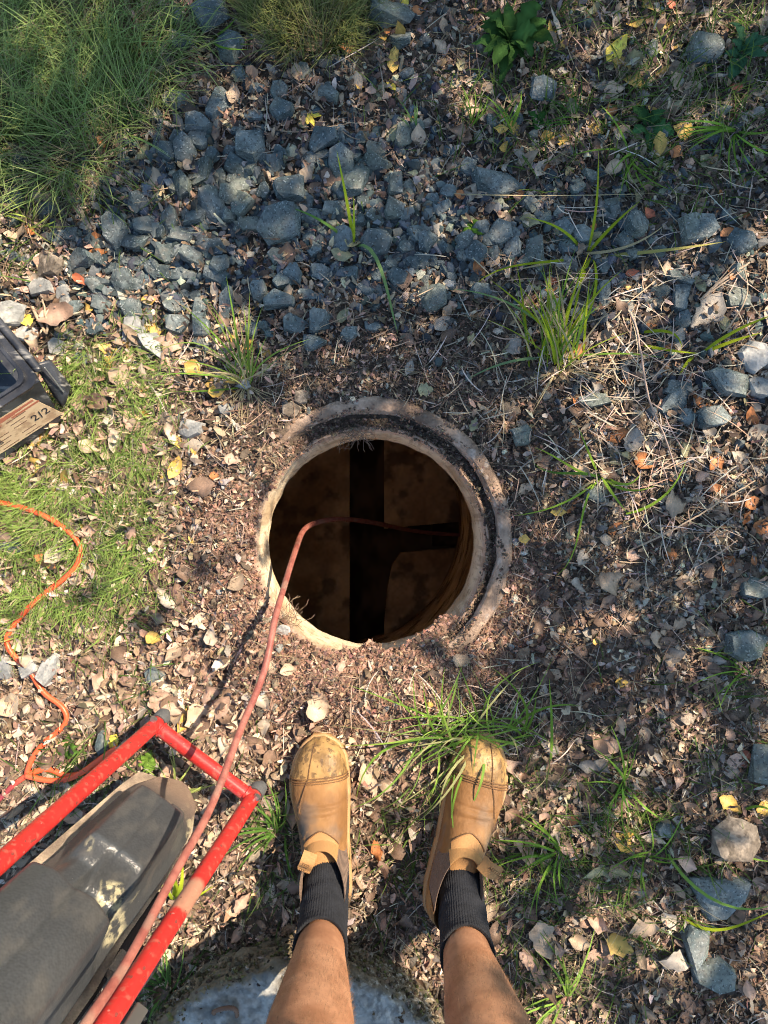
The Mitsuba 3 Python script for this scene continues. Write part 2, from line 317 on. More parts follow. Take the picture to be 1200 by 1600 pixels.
def f_skin(p, n, uv):
    a = fbm(p.x * 22, p.y * 22, p.z * 22, 4); b = fbm(p.x * 170, p.y * 170, p.z * 170, 3); c = noise(p.x * 600, p.y * 600, p.z * 600)
    col = mix((.27, .128, .070), (.38, .20, .118), smoothstep(.3, .7, a))
    return col * (.82 + .28 * b + .08 * c)
def f_skin_h(p, n, uv): return .0006 * fbm(p.x * 500, p.y * 500, p.z * 500, 2)
scene['mat_skin'] = two({'type': 'bumpmap', 'arbitrary': proc(f_skin_h, 3e-4), 'scale': 1.0, 'bsdf': {'type': 'principled', 'base_color': proc(f_skin), 'roughness': .48, 'specular': .4, 'flatness': .3}})
flat('mat_hair', (.035, .022, .015), .6); flat('mat_shorts', (.035, .04, .055), .9); flat('mat_shirt', (.055, .08, .13), .9); flat('mat_eye', (.6, .58, .55), .3); flat('mat_lip', (.36, .14, .1), .5)
def f_lid(p, n, uv):
    a = fbm(p.x * 10, p.y * 10, p.z * 10, 4); b = fbm(p.x * 55, p.y * 55, p.z * 55, 4); c = noise(p.x * 240, p.y * 240, p.z * 240)
    r = dr.sqrt(dr.square(p.x + .1625) + dr.square(p.y + 1.165))
    col = mix((.17, .172, .165), (.38, .38, .36), smoothstep(.3, .65, b))
    col = mix(col, (.14, .12, .09), smoothstep(.5, .68, fbm(p.x * 22 + 8, p.y * 22, p.z * 22, 4)) * .7)
    edge = smoothstep(.318, .334, r + .05 * (a - .5) + .05 * (b - .5))
    moss = mix((.10, .078, .05), (.25, .205, .145), b)
    col = mix(col, moss, dr.maximum(edge, smoothstep(.086, .05, p.z)))
    col = mix(col, (.62, .60, .54), smoothstep(.56, .70, fbm(p.x * 130, p.y * 130, p.z * 130, 3)) * smoothstep(-.13, .02, p.x) * .45)
    return col * (.78 + .44 * c)
def f_lid_h(p, n, uv): return .006 * fbm(p.x * 60, p.y * 60, p.z * 60, 4)
scene['mat_lid'] = two({'type': 'bumpmap', 'arbitrary': proc(f_lid_h, 1e-3), 'scale': 1.8, 'bsdf': {'type': 'principled', 'base_color': proc(f_lid), 'roughness': .9, 'specular': .2}})
def f_bark(p, n, uv): return mix((.09, .07, .055), (.2, .17, .14), fbm(p.x * 12, p.y * 12, p.z * 3, 4))
scene['mat_bark'] = two({'type': 'principled', 'base_color': proc(f_bark), 'roughness': .9})

# ------------------------------------------------------------------ ground sheet
def build_ground():
    res = .004
    xs, ys = np.arange(-.96, .9601, res), np.arange(-1.2, 1.1601, res)
    X, Y = np.meshgrid(xs, ys, indexing='ij')
    d, th = polar(X, Y)
    rc = rcut(th)
    snap = np.abs(d - rc) < .62 * res
    k = np.where(snap, rc / np.maximum(d, 1e-6), 1)
    X2, Y2 = C0[0] + (X - C0[0]) * k, C0[1] + (Y - C0[1]) * k
    Z = gz(X2, Y2)
    edge = np.minimum(np.minimum(X - xs[0], xs[-1] - X), np.minimum(Y - ys[0], ys[-1] - Y))
    m = gridmesh(np.stack([X2, Y2, Z], -1))
    inside = (d * k < rc - 1e-5).ravel()
    f = m.faces[~inside[m.faces].any(1)]
    m = tm(m.vertices, f)
    big = []
    E, (x0, x1, y0, y1) = 120.0, (xs[0] + .01, xs[-1] - .01, ys[0] + .01, ys[-1] - .01)
    for a, b, c, e in ((-E, x0, -E, E), (x1, E, -E, E), (x0, x1, -E, y0), (x0, x1, y1, E)):
        gx = np.unique(np.r_[np.linspace(a, b, 2), np.linspace(max(a, -4), min(b, 4), 60) if max(a, -4) < min(b, 4) else []])
        gy = np.unique(np.r_[np.linspace(c, e, 2), np.linspace(max(c, -4), min(e, 4), 60) if max(c, -4) < min(e, 4) else []])
        GX, GY = np.meshgrid(gx, gy, indexing='ij')
        big.append(gridmesh(np.stack([GX, GY, (gz(GX, GY) - .006) * (np.hypot(GX, GY) < 5)], -1)))
    return cat_([m] + big)
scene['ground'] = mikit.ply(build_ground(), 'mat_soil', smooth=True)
tag('ground', 'brown soil of an unkempt verge, bare and crumbly round the manhole', kind='structure')

# ------------------------------------------------------------------ manhole: outer ring, neck, chamber, benching
def lathe(profile, cx, cy, n=200, wob=0.0, seed=0):
    pr = np.asarray(profile, float)
    a = np.linspace(0, 2 * np.pi, n + 1)
    r = pr[:, 0][:, None] + 0 * a; z = pr[:, 1][:, None] + 0 * a
    if wob:
        q = np.stack([np.cos(a)[None] * r * 30, np.sin(a)[None] * r * 30, z * 30], -1)
        w = nfbm(q, 3, seed) - .5
        w[:, -1] = w[:, 0]
        r = r + wob * w; z = z + wob * .8 * (nfbm(q + 50, 3, seed) - .5)
        z[:, -1] = z[:, 0]
    return gridmesh(np.stack([cx + r * np.cos(a), cy + r * np.sin(a), z], -1))
mh = thing('manhole', 'open round concrete manhole with a dark brown chamber below', 'manhole')
put('outer_ring', lathe([(.2525, -.05), (.2520, -.015), (.254, .000), (.258, .006), (.272, .0075), (.279, .004), (.2825, -.006), (.284, -.06)], -.0295, -.057, 420, .012, 3), 'mat_ring', mh, smooth=True)
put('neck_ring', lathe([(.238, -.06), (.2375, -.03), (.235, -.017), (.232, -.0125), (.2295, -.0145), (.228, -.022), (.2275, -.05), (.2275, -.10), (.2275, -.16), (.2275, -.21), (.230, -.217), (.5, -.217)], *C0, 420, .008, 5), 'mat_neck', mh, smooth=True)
cc, cr, fl = np.array([-.185, -.03]), .465, -1.34
put('chamber_wall', lathe([(cr, -.2165), (cr, -.5), (cr, -.9), (cr, fl - .3)], *cc, 128, .004, 6), 'mat_bench', mh, smooth=True)
def capsule2(a, b, z0, r, n=32):
    s = m3.Manifold.cylinder(.6, r, r, n).translate((a[0], a[1], z0)); e = m3.Manifold.cylinder(.6, r, r, n).translate((b[0], b[1], z0))
    return m3.Manifold.batch_hull([s, e])
bench = m3.Manifold.cylinder(.28, cr - .002, cr - .002, 96).translate((cc[0], cc[1], fl - .28))
xc = -.064
main = capsule2((xc, -.6), (xc, .6), fl - .085, .064)
br = capsule2((xc, -.115), (.6, -.055), fl - .085, .048)
# swept corner: the lower branch bench is rounded
corner = m3.CrossSection([[(xc, -.09), (xc, -.42), (.0, -.42), (.012, -.29), (.03, -.20), (.07, -.14), (.13, -.105), (.19, -.095)]]).extrude(.6).translate((0, 0, fl - .085))
bench = bench - main - br - corner
bench = bench.refine_to_length(.05)
put('benching', bench, 'mat_bench', mh, smooth=30)
w = m3.CrossSection.circle(cr - .004, 64).extrude(.02).translate((cc[0], cc[1], fl - .078))
put('channel', w, 'mat_channel', mh, smooth=False)
bp = lathe([(.0, 0), (.047, 0), (.047, .12)], 0, 0, 40)
bp.apply_transform(trimesh.transformations.rotation_matrix(-math.pi / 2, [0, 1, 0])); bp.apply_translation([cc[0] + cr + .02, -.082, fl - .06])
put('branch_pipe_mouth', bp, 'mat_channel', mh, smooth=False)
for kk, x, y in (('lifting_root', -.06, .158), ('lifting_root', -.19, -.215)):
    r2 = np.random.default_rng(int(abs(x * 1000)))
    n = 34
    ang = r2.uniform(0, 6.28, n)
    P = np.zeros((n, 6, 3)); P[:, 0] = np.array([x, y, -.008]) + r2.normal(0, .010, (n, 3)) * [1, .5, .2]
    for i in range(1, 6):
        P[:, i] = P[:, i - 1] + np.stack([.006 * np.cos(ang) + r2.normal(0, .004, n), .005 * np.sin(ang) - .004 * np.sign(y + .07) + r2.normal(0, .004, n), -.006 + r2.normal(0, .006, n)], 1)
    m, c = ribbons(P, np.full((n, 6), .0009), jitter((.17, .11, .075), n * 6).reshape(n, 6, 3))
    put('hanging_roots', m, 'mat_litter', mh, color=c)

# ------------------------------------------------------------------ pieces: leaves, blades, crumbs
def leaf(L, Wd, curl=.3, fold=.2, twist=.0, lobes=0, seed=0, n=10, stalk=True):
    """one leaf along +x from its stalk, centred, as a bent 3-D sheet with colours left to the caller: vertices grid (n, 5, 3)"""
    r = np.random.default_rng(seed)
    t = np.linspace(0, 1, n)
    prof = np.sin(np.pi * t ** r.uniform(.75, .95)) ** r.uniform(.75, 1.0)
    prof = np.maximum(prof, .035)
    if lobes: prof = prof * (1 + .22 * np.sin(t * np.pi * 2 * lobes + r.uniform(0, 6)))
    s = np.array([-1, -.5, 0, .5, 1.0])
    x = (t - .5)[:, None] * L + 0 * s
    y = prof[:, None] * s[None] * Wd / 2 * (1 + .12 * r.standard_normal((n, 1)))
    z = curl * L * ((t - .5) ** 2)[:, None] * 1.6 + fold * np.abs(y) * r.uniform(.5, 1.2) + .045 * L * r.standard_normal((n, 1)) * (t[:, None] - .3) + .03 * Wd * r.standard_normal((n, 5)) * np.abs(s)
    z = z + twist * x * y / max(L, 1e-6) * 4
    y = y + .10 * L * r.standard_normal() * ((t - .5) ** 2)[:, None] * 2
    z = z - z.min()
    return np.stack([x, y, z], -1)
def rot_z(V, a):
    c, s = np.cos(a), np.sin(a)
    return np.stack([V[..., 0] * c - V[..., 1] * s, V[..., 0] * s + V[..., 1] * c, V[..., 2]], -1)
def tilt(V, ax, ay):
    x, y, z = V[..., 0], V[..., 1], V[..., 2]
    return np.stack([x + z * ax, y + z * ay, z - x * ax - y * ay], -1)
def leaf_colour(base, V, seed):
    r = np.random.default_rng(seed)
    n, m = V.shape[:2]
    base = np.asarray(base, float) * (1 + .1 * r.standard_normal())
    C = np.ones((n, m, 1)) * base
    C = C * (1 + .32 * (nfbm(V * 260 + seed, 3, seed)[..., None] - .5) * 2)
    C[:, 2] *= 1.18                        # the midrib
    C[:, [0, 4]] *= r.uniform(.6, .95)
    C[::2, [1, 3]] *= .86                  # side veins
    k = r.integers(0, 4)
    for _ in range(k):
        i, j = r.integers(0, n), r.integers(0, m)
        C[i, j] *= r.uniform(.45, .8)
    return np.clip(C, .005, .9)
TONES = {'brown': (.23, .150, .105), 'dark': (.115, .083, .063), 'tan': (.44, .325, .225), 'pale': (.52, .435, .335), 'pink': (.46, .305, .225), 'grey': (.31, .275, .235), 'orange': (.48, .19, .07),
         'red': (.38, .11, .055), 'yellow': (.82, .64, .09), 'gold': (.62, .40, .10), 'olive': (.30, .28, .16)}
def place_leaf(name, px, py, L, Wd, ang, tone, label, cat, group=None, lift=.004, seed=0, curl=None, lobes=0, thin=False, tx=None, ty=None, z=None):
    r = np.random.default_rng(seed + 1000)
    V = leaf(L, Wd, r.uniform(.05, .55) if curl is None else curl, r.uniform(-.1, .35), r.uniform(-.6, .6), lobes, seed)
    V = tilt(V, r.normal(0, .16) if tx is None else tx, r.normal(0, .16) if ty is None else ty)
    C = leaf_colour(TONES[tone] if isinstance(tone, str) else tone, V, seed)
    V = rot_z(V, math.radians(ang))
    V[..., 2] -= V[..., 2].min()
    x, y, _ = W(px, py)
    V = V + [x, y, (float(gz(x, y)) if z is None else z) + lift]
    m = gridmesh(V)
    k = key(name)
    scene[k] = mikit.ply(m, 'mat_thin' if thin else 'mat_leaf', smooth=True, color=C.reshape(-1, 3))
    tag(k, label, cat, group)
    return k
def blades(base, length, width, az, elev, droop, k=6, col=(.06, .16, .02), tipcol=None, seed=0, wob=.12, coljit=.25):
    """grass blades: ribbons that rise from base at elev and bend over by droop (radians)"""
    r = np.random.default_rng(seed)
    n = len(base)
    s = np.linspace(0, 1, k)
    e = elev[:, None] - droop[:, None] * s ** 1.2
    a = az[:, None] + wob * r.standard_normal((n, 1)) * s * 3
    step = length[:, None] / (k - 1)
    D = np.stack([np.cos(e) * np.cos(a), np.cos(e) * np.sin(a), np.sin(e)], -1) * step[..., None]
    P = base[:, None] + np.concatenate([np.zeros((n, 1, 3)), np.cumsum(D[:, :-1], axis=1)], 1)
    wd = width[:, None] * np.clip(1.05 - s ** 2.2, .06, 1) * (.55 + .45 * np.minimum(1, s * 4))
    c = np.clip(np.asarray(col) * (1 + coljit * r.standard_normal((n, 1))) * (1 + .08 * r.standard_normal((n, 3))), .006, .9)
    tc = c * 1.15 if tipcol is None else np.clip(np.asarray(tipcol) * (1 + .2 * r.standard_normal((n, 1))), .01, .9)
    C = c[:, None] * (1 - s[None, :, None]) + tc[:, None] * s[None, :, None]
    return ribbons(P, wd, C)

OCT_V = np.array([[1, 0, 0], [-1, 0, 0], [0, 1, 0], [0, -1, 0], [0, 0, 1], [0, 0, -1.0]])
OCT_F = np.array([[0, 2, 4], [2, 1, 4], [1, 3, 4], [3, 0, 4], [2, 0, 5], [1, 2, 5], [3, 1, 5], [0, 3, 5]])
_b = trimesh.creation.icosphere(subdivisions=0)
def lumps(P, S, col, seed=0, ico=False, flatten=.7, rough=.28):
    r = np.random.default_rng(seed)
    v0, f0 = (np.array(_b.vertices), np.array(_b.faces)) if ico else (OCT_V, OCT_F)
    n, m = len(P), len(v0)
    q = r.standard_normal((n, 4)); q /= np.linalg.norm(q, axis=1, keepdims=True)
    w_, x, y, z = q.T
    R = np.stack([1 - 2 * (y * y + z * z), 2 * (x * y - z * w_), 2 * (x * z + y * w_), 2 * (x * y + z * w_), 1 - 2 * (x * x + z * z), 2 * (y * z - x * w_), 2 * (x * z - y * w_), 2 * (y * z + x * w_), 1 - 2 * (x * x + y * y)], 1).reshape(n, 3, 3)
    v = v0[None] * (1 + rough * r.standard_normal((n, m, 1))) * r.uniform(.6, 1.25, (n, 1, 3))
    v = np.einsum('nij,nmj->nmi', R, v) * S[:, None, None]
    v[..., 2] *= flatten
    V = (v + P[:, None]).reshape(-1, 3)
    F = (f0[None] + (np.arange(n) * m)[:, None, None]).reshape(-1, 3)
    return tm(V, F), np.repeat(col, m, axis=0)
def stuff(name, m, c, bsdf, label, cat, smooth=False):
    scene[name] = mikit.ply(m, bsdf, smooth=smooth, color=c)
    tag(name, label, cat, kind='stuff')
def pick(pal, p, n, seed, amt=.22):
    r = np.random.default_rng(seed)
    i = r.choice(len(pal), n, p=np.asarray(p, float) / np.sum(p))
    return jitter(np.asarray(pal)[i], n, amt, seed + 1)
def on_ground(xy, lift=0.0): return np.column_stack([xy, gz(xy[:, 0], xy[:, 1]) + lift])

# ------------------------------------------------------------------ uncountable litter, crumbs, straw, pebbles
def fragments(n, dens, seed, size=(.006, .02), pal=None, p=None, lift=(.0, .012), tiltmax=.6, box=(-.93, .93, -1.15, 1.12)):
    r = np.random.default_rng(seed)
    xy = scatter(n, dens, box, seed)
    L = (size[0] + (size[1] - size[0]) * r.random(n) ** 2.4) * r.uniform(.8, 1.2, n); B = L * r.uniform(.14, .62, n)
    u = np.array([-.5, 0, .5]); v = np.array([-.5, .5])
    G = np.zeros((n, 3, 2, 3))
    G[..., 0] = u[None, :, None] * L[:, None, None]
    G[..., 1] = v[None, None, :] * B[:, None, None] * np.array([.45, 1.0, .35])[None, :, None] * r.uniform(.6, 1.4, (n, 3, 2))
    G[..., 2] = (u[None, :, None] ** 2) * L[:, None, None] * r.uniform(-1.9, 1.9, (n, 1, 1)) + r.normal(0, .08, (n, 3, 2)) * L[:, None, None]
    tx, ty, a = r.normal(0, tiltmax, n), r.normal(0, tiltmax, n), r.uniform(0, 6.283, n)
    x, y, z = G[..., 0], G[..., 1], G[..., 2]
    z = z + x * tx[:, None, None] + y * ty[:, None, None]
    ca, sa = np.cos(a)[:, None, None], np.sin(a)[:, None, None]
    V = np.stack([x * ca - y * sa, x * sa + y * ca, z - z.min((1, 2), keepdims=True) * .7], -1)
    V = V + on_ground(xy)[:, None, None] + np.stack([0 * tx, 0 * tx, r.uniform(*lift, n)], 1)[:, None, None]
    f0 = np.array([[0, 2, 3], [0, 3, 1], [2, 4, 5], [2, 5, 3]])
    F = (f0[None] + (np.arange(n) * 6)[:, None, None]).reshape(-1, 3)
    c = pick(pal, p, n, seed + 5) * (.72 + .5 * nfbm(on_ground(xy) * 9, 3, seed)[:, None])
    return tm(V.reshape(-1, 3), F), np.repeat(c, 6, axis=0)
PAL = [TONES['brown'], TONES['dark'], TONES['tan'], TONES['pale'], TONES['grey'], TONES['pink'], (.068, .053, .043)]
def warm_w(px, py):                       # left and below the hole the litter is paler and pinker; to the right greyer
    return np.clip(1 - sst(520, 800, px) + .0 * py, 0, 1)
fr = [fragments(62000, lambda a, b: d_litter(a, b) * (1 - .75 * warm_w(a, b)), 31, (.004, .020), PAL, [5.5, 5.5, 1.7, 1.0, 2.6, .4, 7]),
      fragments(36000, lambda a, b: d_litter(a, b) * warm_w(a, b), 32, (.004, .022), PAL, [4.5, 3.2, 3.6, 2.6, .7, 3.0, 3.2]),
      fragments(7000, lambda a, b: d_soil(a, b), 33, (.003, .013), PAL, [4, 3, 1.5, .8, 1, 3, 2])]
def outside(a, b): return 1.0 * ((a < -140) | (a > 1340) | (b < -100) | (b > 1715))
fr.append(fragments(16000, lambda a, b: outside(a, b), 34, (.010, .05), PAL, [4.5, 4, 3, 2, 2, 2, 4], box=(-3, 3, -3.2, 3)))
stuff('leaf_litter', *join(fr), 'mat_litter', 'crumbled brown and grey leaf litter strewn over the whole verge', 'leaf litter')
def straws(n, dens, seed, ln=(.03, .13), wd=(.0009, .0022), pal=None, p=None, lift=(.002, .016)):
    r = np.random.default_rng(seed)
    xy = scatter(n, dens, seed=seed)
    k = 6
    L = r.uniform(*ln, n) * r.uniform(.6, 1.2, n)
    a0 = r.uniform(0, 6.283, n); bend = r.normal(0, .4, n)
    s = np.linspace(-.5, .5, k)
    a = a0[:, None] + bend[:, None] * s[None]
    D = np.stack([np.cos(a), np.sin(a)], -1) * (L[:, None, None] / (k - 1))
    P2 = xy[:, None] + np.concatenate([np.zeros((n, 1, 2)), np.cumsum(D[:, :-1], 1)], 1) - D.sum(1, keepdims=True) / 2
    z = gz(P2[..., 0], P2[..., 1])
    d, th = polar(P2[..., 0], P2[..., 1])
    zl = np.where(d < .24, -.004, z).max(1, keepdims=True) * .6 + np.where(d < .24, -.004, z) * .4
    z = zl + r.uniform(*lift, (n, 1)) + np.abs(r.normal(0, .004, (n, 1))) * (np.abs(s)[None] * 2) ** 2 * r.choice([-.4, 1.6], (n, 1))
    W_ = np.repeat(r.uniform(*wd, (n, 1)), k, 1) * np.array([.5, 1, 1, 1, .8, .3])
    c = pick(pal, p, n, seed + 3)
    ok = ~((d.min(1) < .225))
    return ribbons(np.concatenate([P2, z[..., None]], -1)[ok], W_[ok], np.repeat(c[ok][:, None], k, 1))
st = [straws(8500, lambda a, b: np.clip(d_litter(a, b) - .25 * d_gravel(a, b), .03, 1), 41, (.012, .075), (.0006, .0018), [TONES['tan'], TONES['pale'], TONES['grey'], TONES['brown'], TONES['dark']], [1.0, 1.0, 2.4, 2.6, 2.4]),
      straws(560, lambda a, b: blob(a, b, 960, 560, 190, 190) + blob(a, b, 760, 1130, 120, 60) + blob(a, b, 1060, 760, 100, 100) + .5 * blob(a, b, 390, 600, 80, 70) + .4 * blob(a, b, 480, 80, 120, 50), 42, (.025, .10), (.0008, .0022), [TONES['pale'], TONES['tan'], (.5, .44, .38)], [2, 2, 1.5], (.006, .03)),
      straws(1700, d_soil, 43, (.012, .05), (.0007, .0016), [TONES['brown'], TONES['dark'], TONES['tan']], [3, 2, 1])]
stuff('dry_straw', *join(st), 'mat_litter', 'thin dry straw and stalks tangled in the litter', 'straw')
def crumbs(n, dens, seed, s=(.0012, .0045), pal=None, p=None, lift=0.0, ico=False, flatten=.7, bs=2.2):
    r = np.random.default_rng(seed)
    xy = scatter(n, dens, seed=seed)
    S = s[0] + (s[1] - s[0]) * r.random(n) ** bs
    P = on_ground(xy); P[:, 2] += S * .35 + lift
    d, th = polar(xy[:, 0], xy[:, 1])
    return lumps(P, S, pick(pal, p, n, seed + 2, .2), seed, ico, flatten)
SOILP = [(.26, .155, .112), (.17, .105, .078), (.35, .22, .165), (.10, .068, .052)]
DARKP = [(.10, .075, .058), (.15, .11, .083), (.07, .053, .042), (.24, .19, .15)]
cr_ = [crumbs(34000, lambda a, b: (d_soil(a, b) + .04) * sst(720, 860, b + .25 * (600 - a)), 51, (.0012, .0062), SOILP, [4, 3, 3, 1]),
       crumbs(28000, lambda a, b: (d_soil(a, b) + .10) * sst(860, 720, b + .25 * (600 - a)), 52, (.0012, .0065), DARKP, [4, 4, 3, 1])]
stuff('soil_crumbs', *join(cr_), 'mat_crumb', 'loose crumbs and clods of earth round the manhole rim', 'soil', smooth=False)
# crumbs along the buried part of the rim hide where earth meets concrete
def rim_crumbs(n, seed):
    r = np.random.default_rng(seed)
    th = r.uniform(120, 320, n); th = np.where(th > 180, th - 360, th)
    d = rcut(th) + r.normal(0, .006, n) + .004
    a = np.radians(th); xy = C0 + np.stack([d * np.cos(a), d * np.sin(a)], 1)
    S = r.uniform(.0015, .006, n)
    P = on_ground(xy); P[:, 2] += r.uniform(-.008, .004, n)
    return lumps(P, S, pick(SOILP, [4, 3, 3, 1], n, seed + 1), seed)
def groove(n, seed):
    r = np.random.default_rng(seed)
    th = r.uniform(-60, 150, n); d = r.uniform(.229, .252, n); a = np.radians(th)
    xy = C0 + np.stack([d * np.cos(a), d * np.sin(a)], 1)
    P = on_ground(xy); P[:, 2] += np.where(d < .234, .006, .002)
    return lumps(P, r.uniform(.001, .0045, n), pick(DARKP, [4, 4, 3, 1.2], n, seed + 1), seed)
def ring_dirt(n, seed):
    r = np.random.default_rng(seed)
    th = r.uniform(-62, 150, n); d = r.normal(.264, .014, n); a = np.radians(th)
    keep = nfbm(np.stack([np.cos(a) * 7, np.sin(a) * 7, d * 60], -1), 3, 9) > .50
    a, d = a[keep], d[keep]; m = len(a)
    xy = np.array([-.0295, -.057]) + np.stack([d * np.cos(a), d * np.sin(a)], 1)
    P = np.column_stack([xy, .007 - .012 * np.clip(np.abs(d - .265) - .009, 0, .01) / .01 + r.uniform(-.001, .001, m)])
    return lumps(P, r.uniform(.0008, .0034, m), pick(DARKP + [SOILP[0]], [3, 4, 3, 1, 2], m, seed + 1), seed)
stuff('rim_earth', *join([rim_crumbs(2600, 61), groove(4200, 62), ring_dirt(3000, 63)]), 'mat_crumb', 'earth caught in the groove and on the edge of the manhole rim', 'soil')
PEB = [(.42, .41, .37), (.30, .29, .26), (.52, .50, .44), (.38, .32, .22), (.2, .2, .19), (.5, .42, .28)]
pb = [crumbs(5200, d_pebble, 71, (.002, .0078), PEB, [3, 4, 1.6, 1.5, 3, .7], .001, True, .75, 1.6)]
stuff('pebbles', *join(pb), 'mat_crumb', 'small pale rounded pebbles among the litter, thickest at the right', 'pebbles', smooth=True)
CHIP = [(.08, .10, .11), (.12, .14, .15), (.06, .07, .08), (.2, .2, .19), (.3, .28, .24)]
ch = [crumbs(6500, d_gravel, 72, (.002, .013), CHIP, [3, 3, 3, 1, 1], .001, True, .8, 2.0)]
stuff('gravel', *join(ch), 'mat_crumb', 'fine blue-grey stone chips between the larger crushed stones', 'gravel')

# ------------------------------------------------------------------ crushed stones, each a thing
def stone_mesh(w, h, ht, seed):
    r = np.random.default_rng(seed)
    n = r.integers(5, 9)
    a = np.linspace(0, 2 * np.pi, n, endpoint=False) + r.uniform(-.42, .42, n) + r.uniform(0, 6.28)
    rad = r.uniform(.92, 1.22, n)
    sq = 1 / np.maximum(np.abs(np.cos(a)) ** 2.6 + np.abs(np.sin(a)) ** 2.6, 1e-6) ** (1 / 2.6)
    top = np.stack([np.cos(a) * rad * sq * w / 2 * .84, np.sin(a) * rad * sq * h / 2 * .84, ht * (.40 + .12 * r.standard_normal(n))], 1)
    tx, ty = r.normal(0, .38, 2)
    top[:, 2] += top[:, 0] * tx + top[:, 1] * ty
    mid = np.stack([np.cos(a) * rad * sq * w / 2, np.sin(a) * rad * sq * h / 2, r.uniform(-.25, .16, n) * ht], 1)
    bot = np.stack([np.cos(a) * rad * w / 2 * .6, np.sin(a) * rad * h / 2 * .6, 0 * a - ht * .5], 1)
    pk = np.array([[r.uniform(-.2, .2) * w, r.uniform(-.2, .2) * h, ht * .55 + 0 * w]])
    m = m3.Manifold.hull_points(np.vstack([top, mid, bot, pk]))
    m = m.refine_to_length(max(w, h) / 7.0)
    mm = m.to_mesh(); v = np.array(mm.vert_properties[:, :3], float); f = np.array(mm.tri_verts)
    t = tm(v, f); nn = t.vertex_normals
    s = max(w, h)
    v = v + nn * (.05 * s * np.round(nfbm(v / s * 2.2 + seed, 2, seed) * 4) / 4 + .012 * s * (nfbm(v / s * 9 + seed, 2, seed + 1) - .5) - .025 * s)[:, None]
    return tm(v, f)
STONES = '''275 22 18 40 0;328 25 54 48 0;285 66 34 30 20;247 88 32 38 -35;360 72 40 42 20;340 162 32 50 -25;272 156 38 30 -20;310 195 46 26 0;310 218 30 32 0;291 238 34 38 -20;265 238 26 30 0;391 228 44 50 5
372 112 24 20 0;437 146 26 26 0;441 172 34 36 30;474 118 28 22 0;402 140 26 18 0;398 180 30 18 0;372 262 42 28 -25;318 270 28 44 -20;285 289 31 42 5;344 278 18 28 0;373 290 34 24 10;430 255 30 32 0;360 240 20 18 0;373 203 20 16 0
332 320 38 50 30;308 338 27 56 -38;377 321 44 34 -12;390 352 36 30 -25;358 338 26 22 -30;437 352 60 58 0;180 361 36 48 0;210 378 42 26 0;265 347 26 36 0;230 351 40 26 10;250 362 20 22 0;283 366 46 26 10;320 386 30 24 0;342 388 26 20 0
304 401 36 26 -10;258 398 28 24 0;268 426 78 22 -10;213 408 42 16 -8;340 431 38 28 -20;355 472 21 50 -8;170 418 28 22 0;193 440 34 36 10;219 435 22 32 0;147 438 46 12 -10;169 455 22 15 0;158 476 28 22 -10;205 483 26 30 0;310 480 21 36 -5
280 504 34 34 0;312 508 30 32 0;392 512 20 26 -20;150 516 30 17 15;315 532 26 18 0;270 475 28 24 0;505 219 40 38 10;531 217 20 22 0;545 222 16 20 30;497 243 38 20 0;535 258 36 52 0;555 282 34 54 -20;590 258 40 20 -8
583 233 26 22 0;632 212 27 36 -15;625 238 18 16 0;455 298 44 40 15;410 300 22 24 0;478 315 22 28 -20;523 328 38 24 10;435 246 24 26 0;618 290 26 38 0;615 328 30 36 0;532 375 34 38 0;585 380 46 36 0;482 370 20 26 0;432 402 26 24 0;490 388 24 26 20;467 400 16 22 0
458 428 30 30 0;502 424 38 22 -5;545 428 32 20 0;655 365 34 28 0;438 470 46 36 10;405 455 26 30 0;500 502 32 38 -25;460 505 38 32 0;582 508 24 20 0;547 520 24 22 0;660 458 17 52 -5;680 466 36 38 5;480 462 26 16 -10;490 535 32 26 0;645 412 26 20 0;612 412 20 24 0
776 284 66 36 -8;732 260 24 26 0;830 322 30 20 0;848 340 28 22 0;872 330 20 24 0;880 356 26 38 30;780 367 40 34 25;799 390 26 32 -25;833 392 28 42 0;743 395 34 28 -30;770 397 20 24 0;908 368 28 28 0;888 388 30 24 0;752 455 34 22 0;957 327 26 34 0;992 352 36 36 -30
1086 355 66 42 25;1157 377 36 42 0;975 375 28 26 0;943 415 22 28 0;942 460 20 34 0;1063 432 44 20 -15;1064 463 28 46 0;1025 473 32 15 0;1155 465 38 34 0;1137 598 68 38 -10;1060 608 46 24 0;1050 632 30 44 -35;1070 652 26 26 -30;1113 650 48 30 8;925 627 46 22 0;815 680 38 30 0
932 772 32 26 0;1175 918 42 34 0;1163 1005 68 38 5;1165 1027 18 10 0;1190 1195 48 60 0;15 278 28 34 -20;20 308 36 32 0;30 246 32 26 0;70 327 30 26 0;20 345 26 18 0;110 367 28 20 0;125 408 40 26 10;610 24 66 42 -15;625 65 32 32 0;665 65 18 18 0;515 148 30 36 15;635 118 26 18 0
846 144 36 32 0;1104 79 54 40 0;770 190 22 20 0;1025 210 32 26 0;1125 175 24 18 0;1020 75 20 26 0;80 362 26 16 0;240 1055 32 24 20;160 1160 20 34 0;15 855 42 22 0;1116 1515 62 46 -20;1036 1292 30 24 0;1085 1470 44 58 -15;700 235 22 18 0;905 290 26 20 0;560 345 22 18 0;600 430 22 18 0;700 300 24 20 0;720 330 22 18 0;690 385 20 18 0'''
PALES = '207 516 34 38 -10;240 535 54 30 -35;63 450 38 28 -15;22 490 40 36 10;100 465 22 36 0;45 523 32 26 0;92 545 24 26 0;297 670 40 32 0;1180 560 42 50 10;1185 605 36 34 0;7 1044 24 36 0;45 1040 28 32 0;78 1045 28 42 -20;440 985 24 17 10;700 445 18 14 0;380 600 26 20 0;355 640 22 18 0'
TANS = '75 415 38 36 0;1142 1305 70 58 -10;797 640 34 26 0;260 655 28 20 20;1070 1120 24 18 0;470 620 26 20 0;455 640 28 20 10'
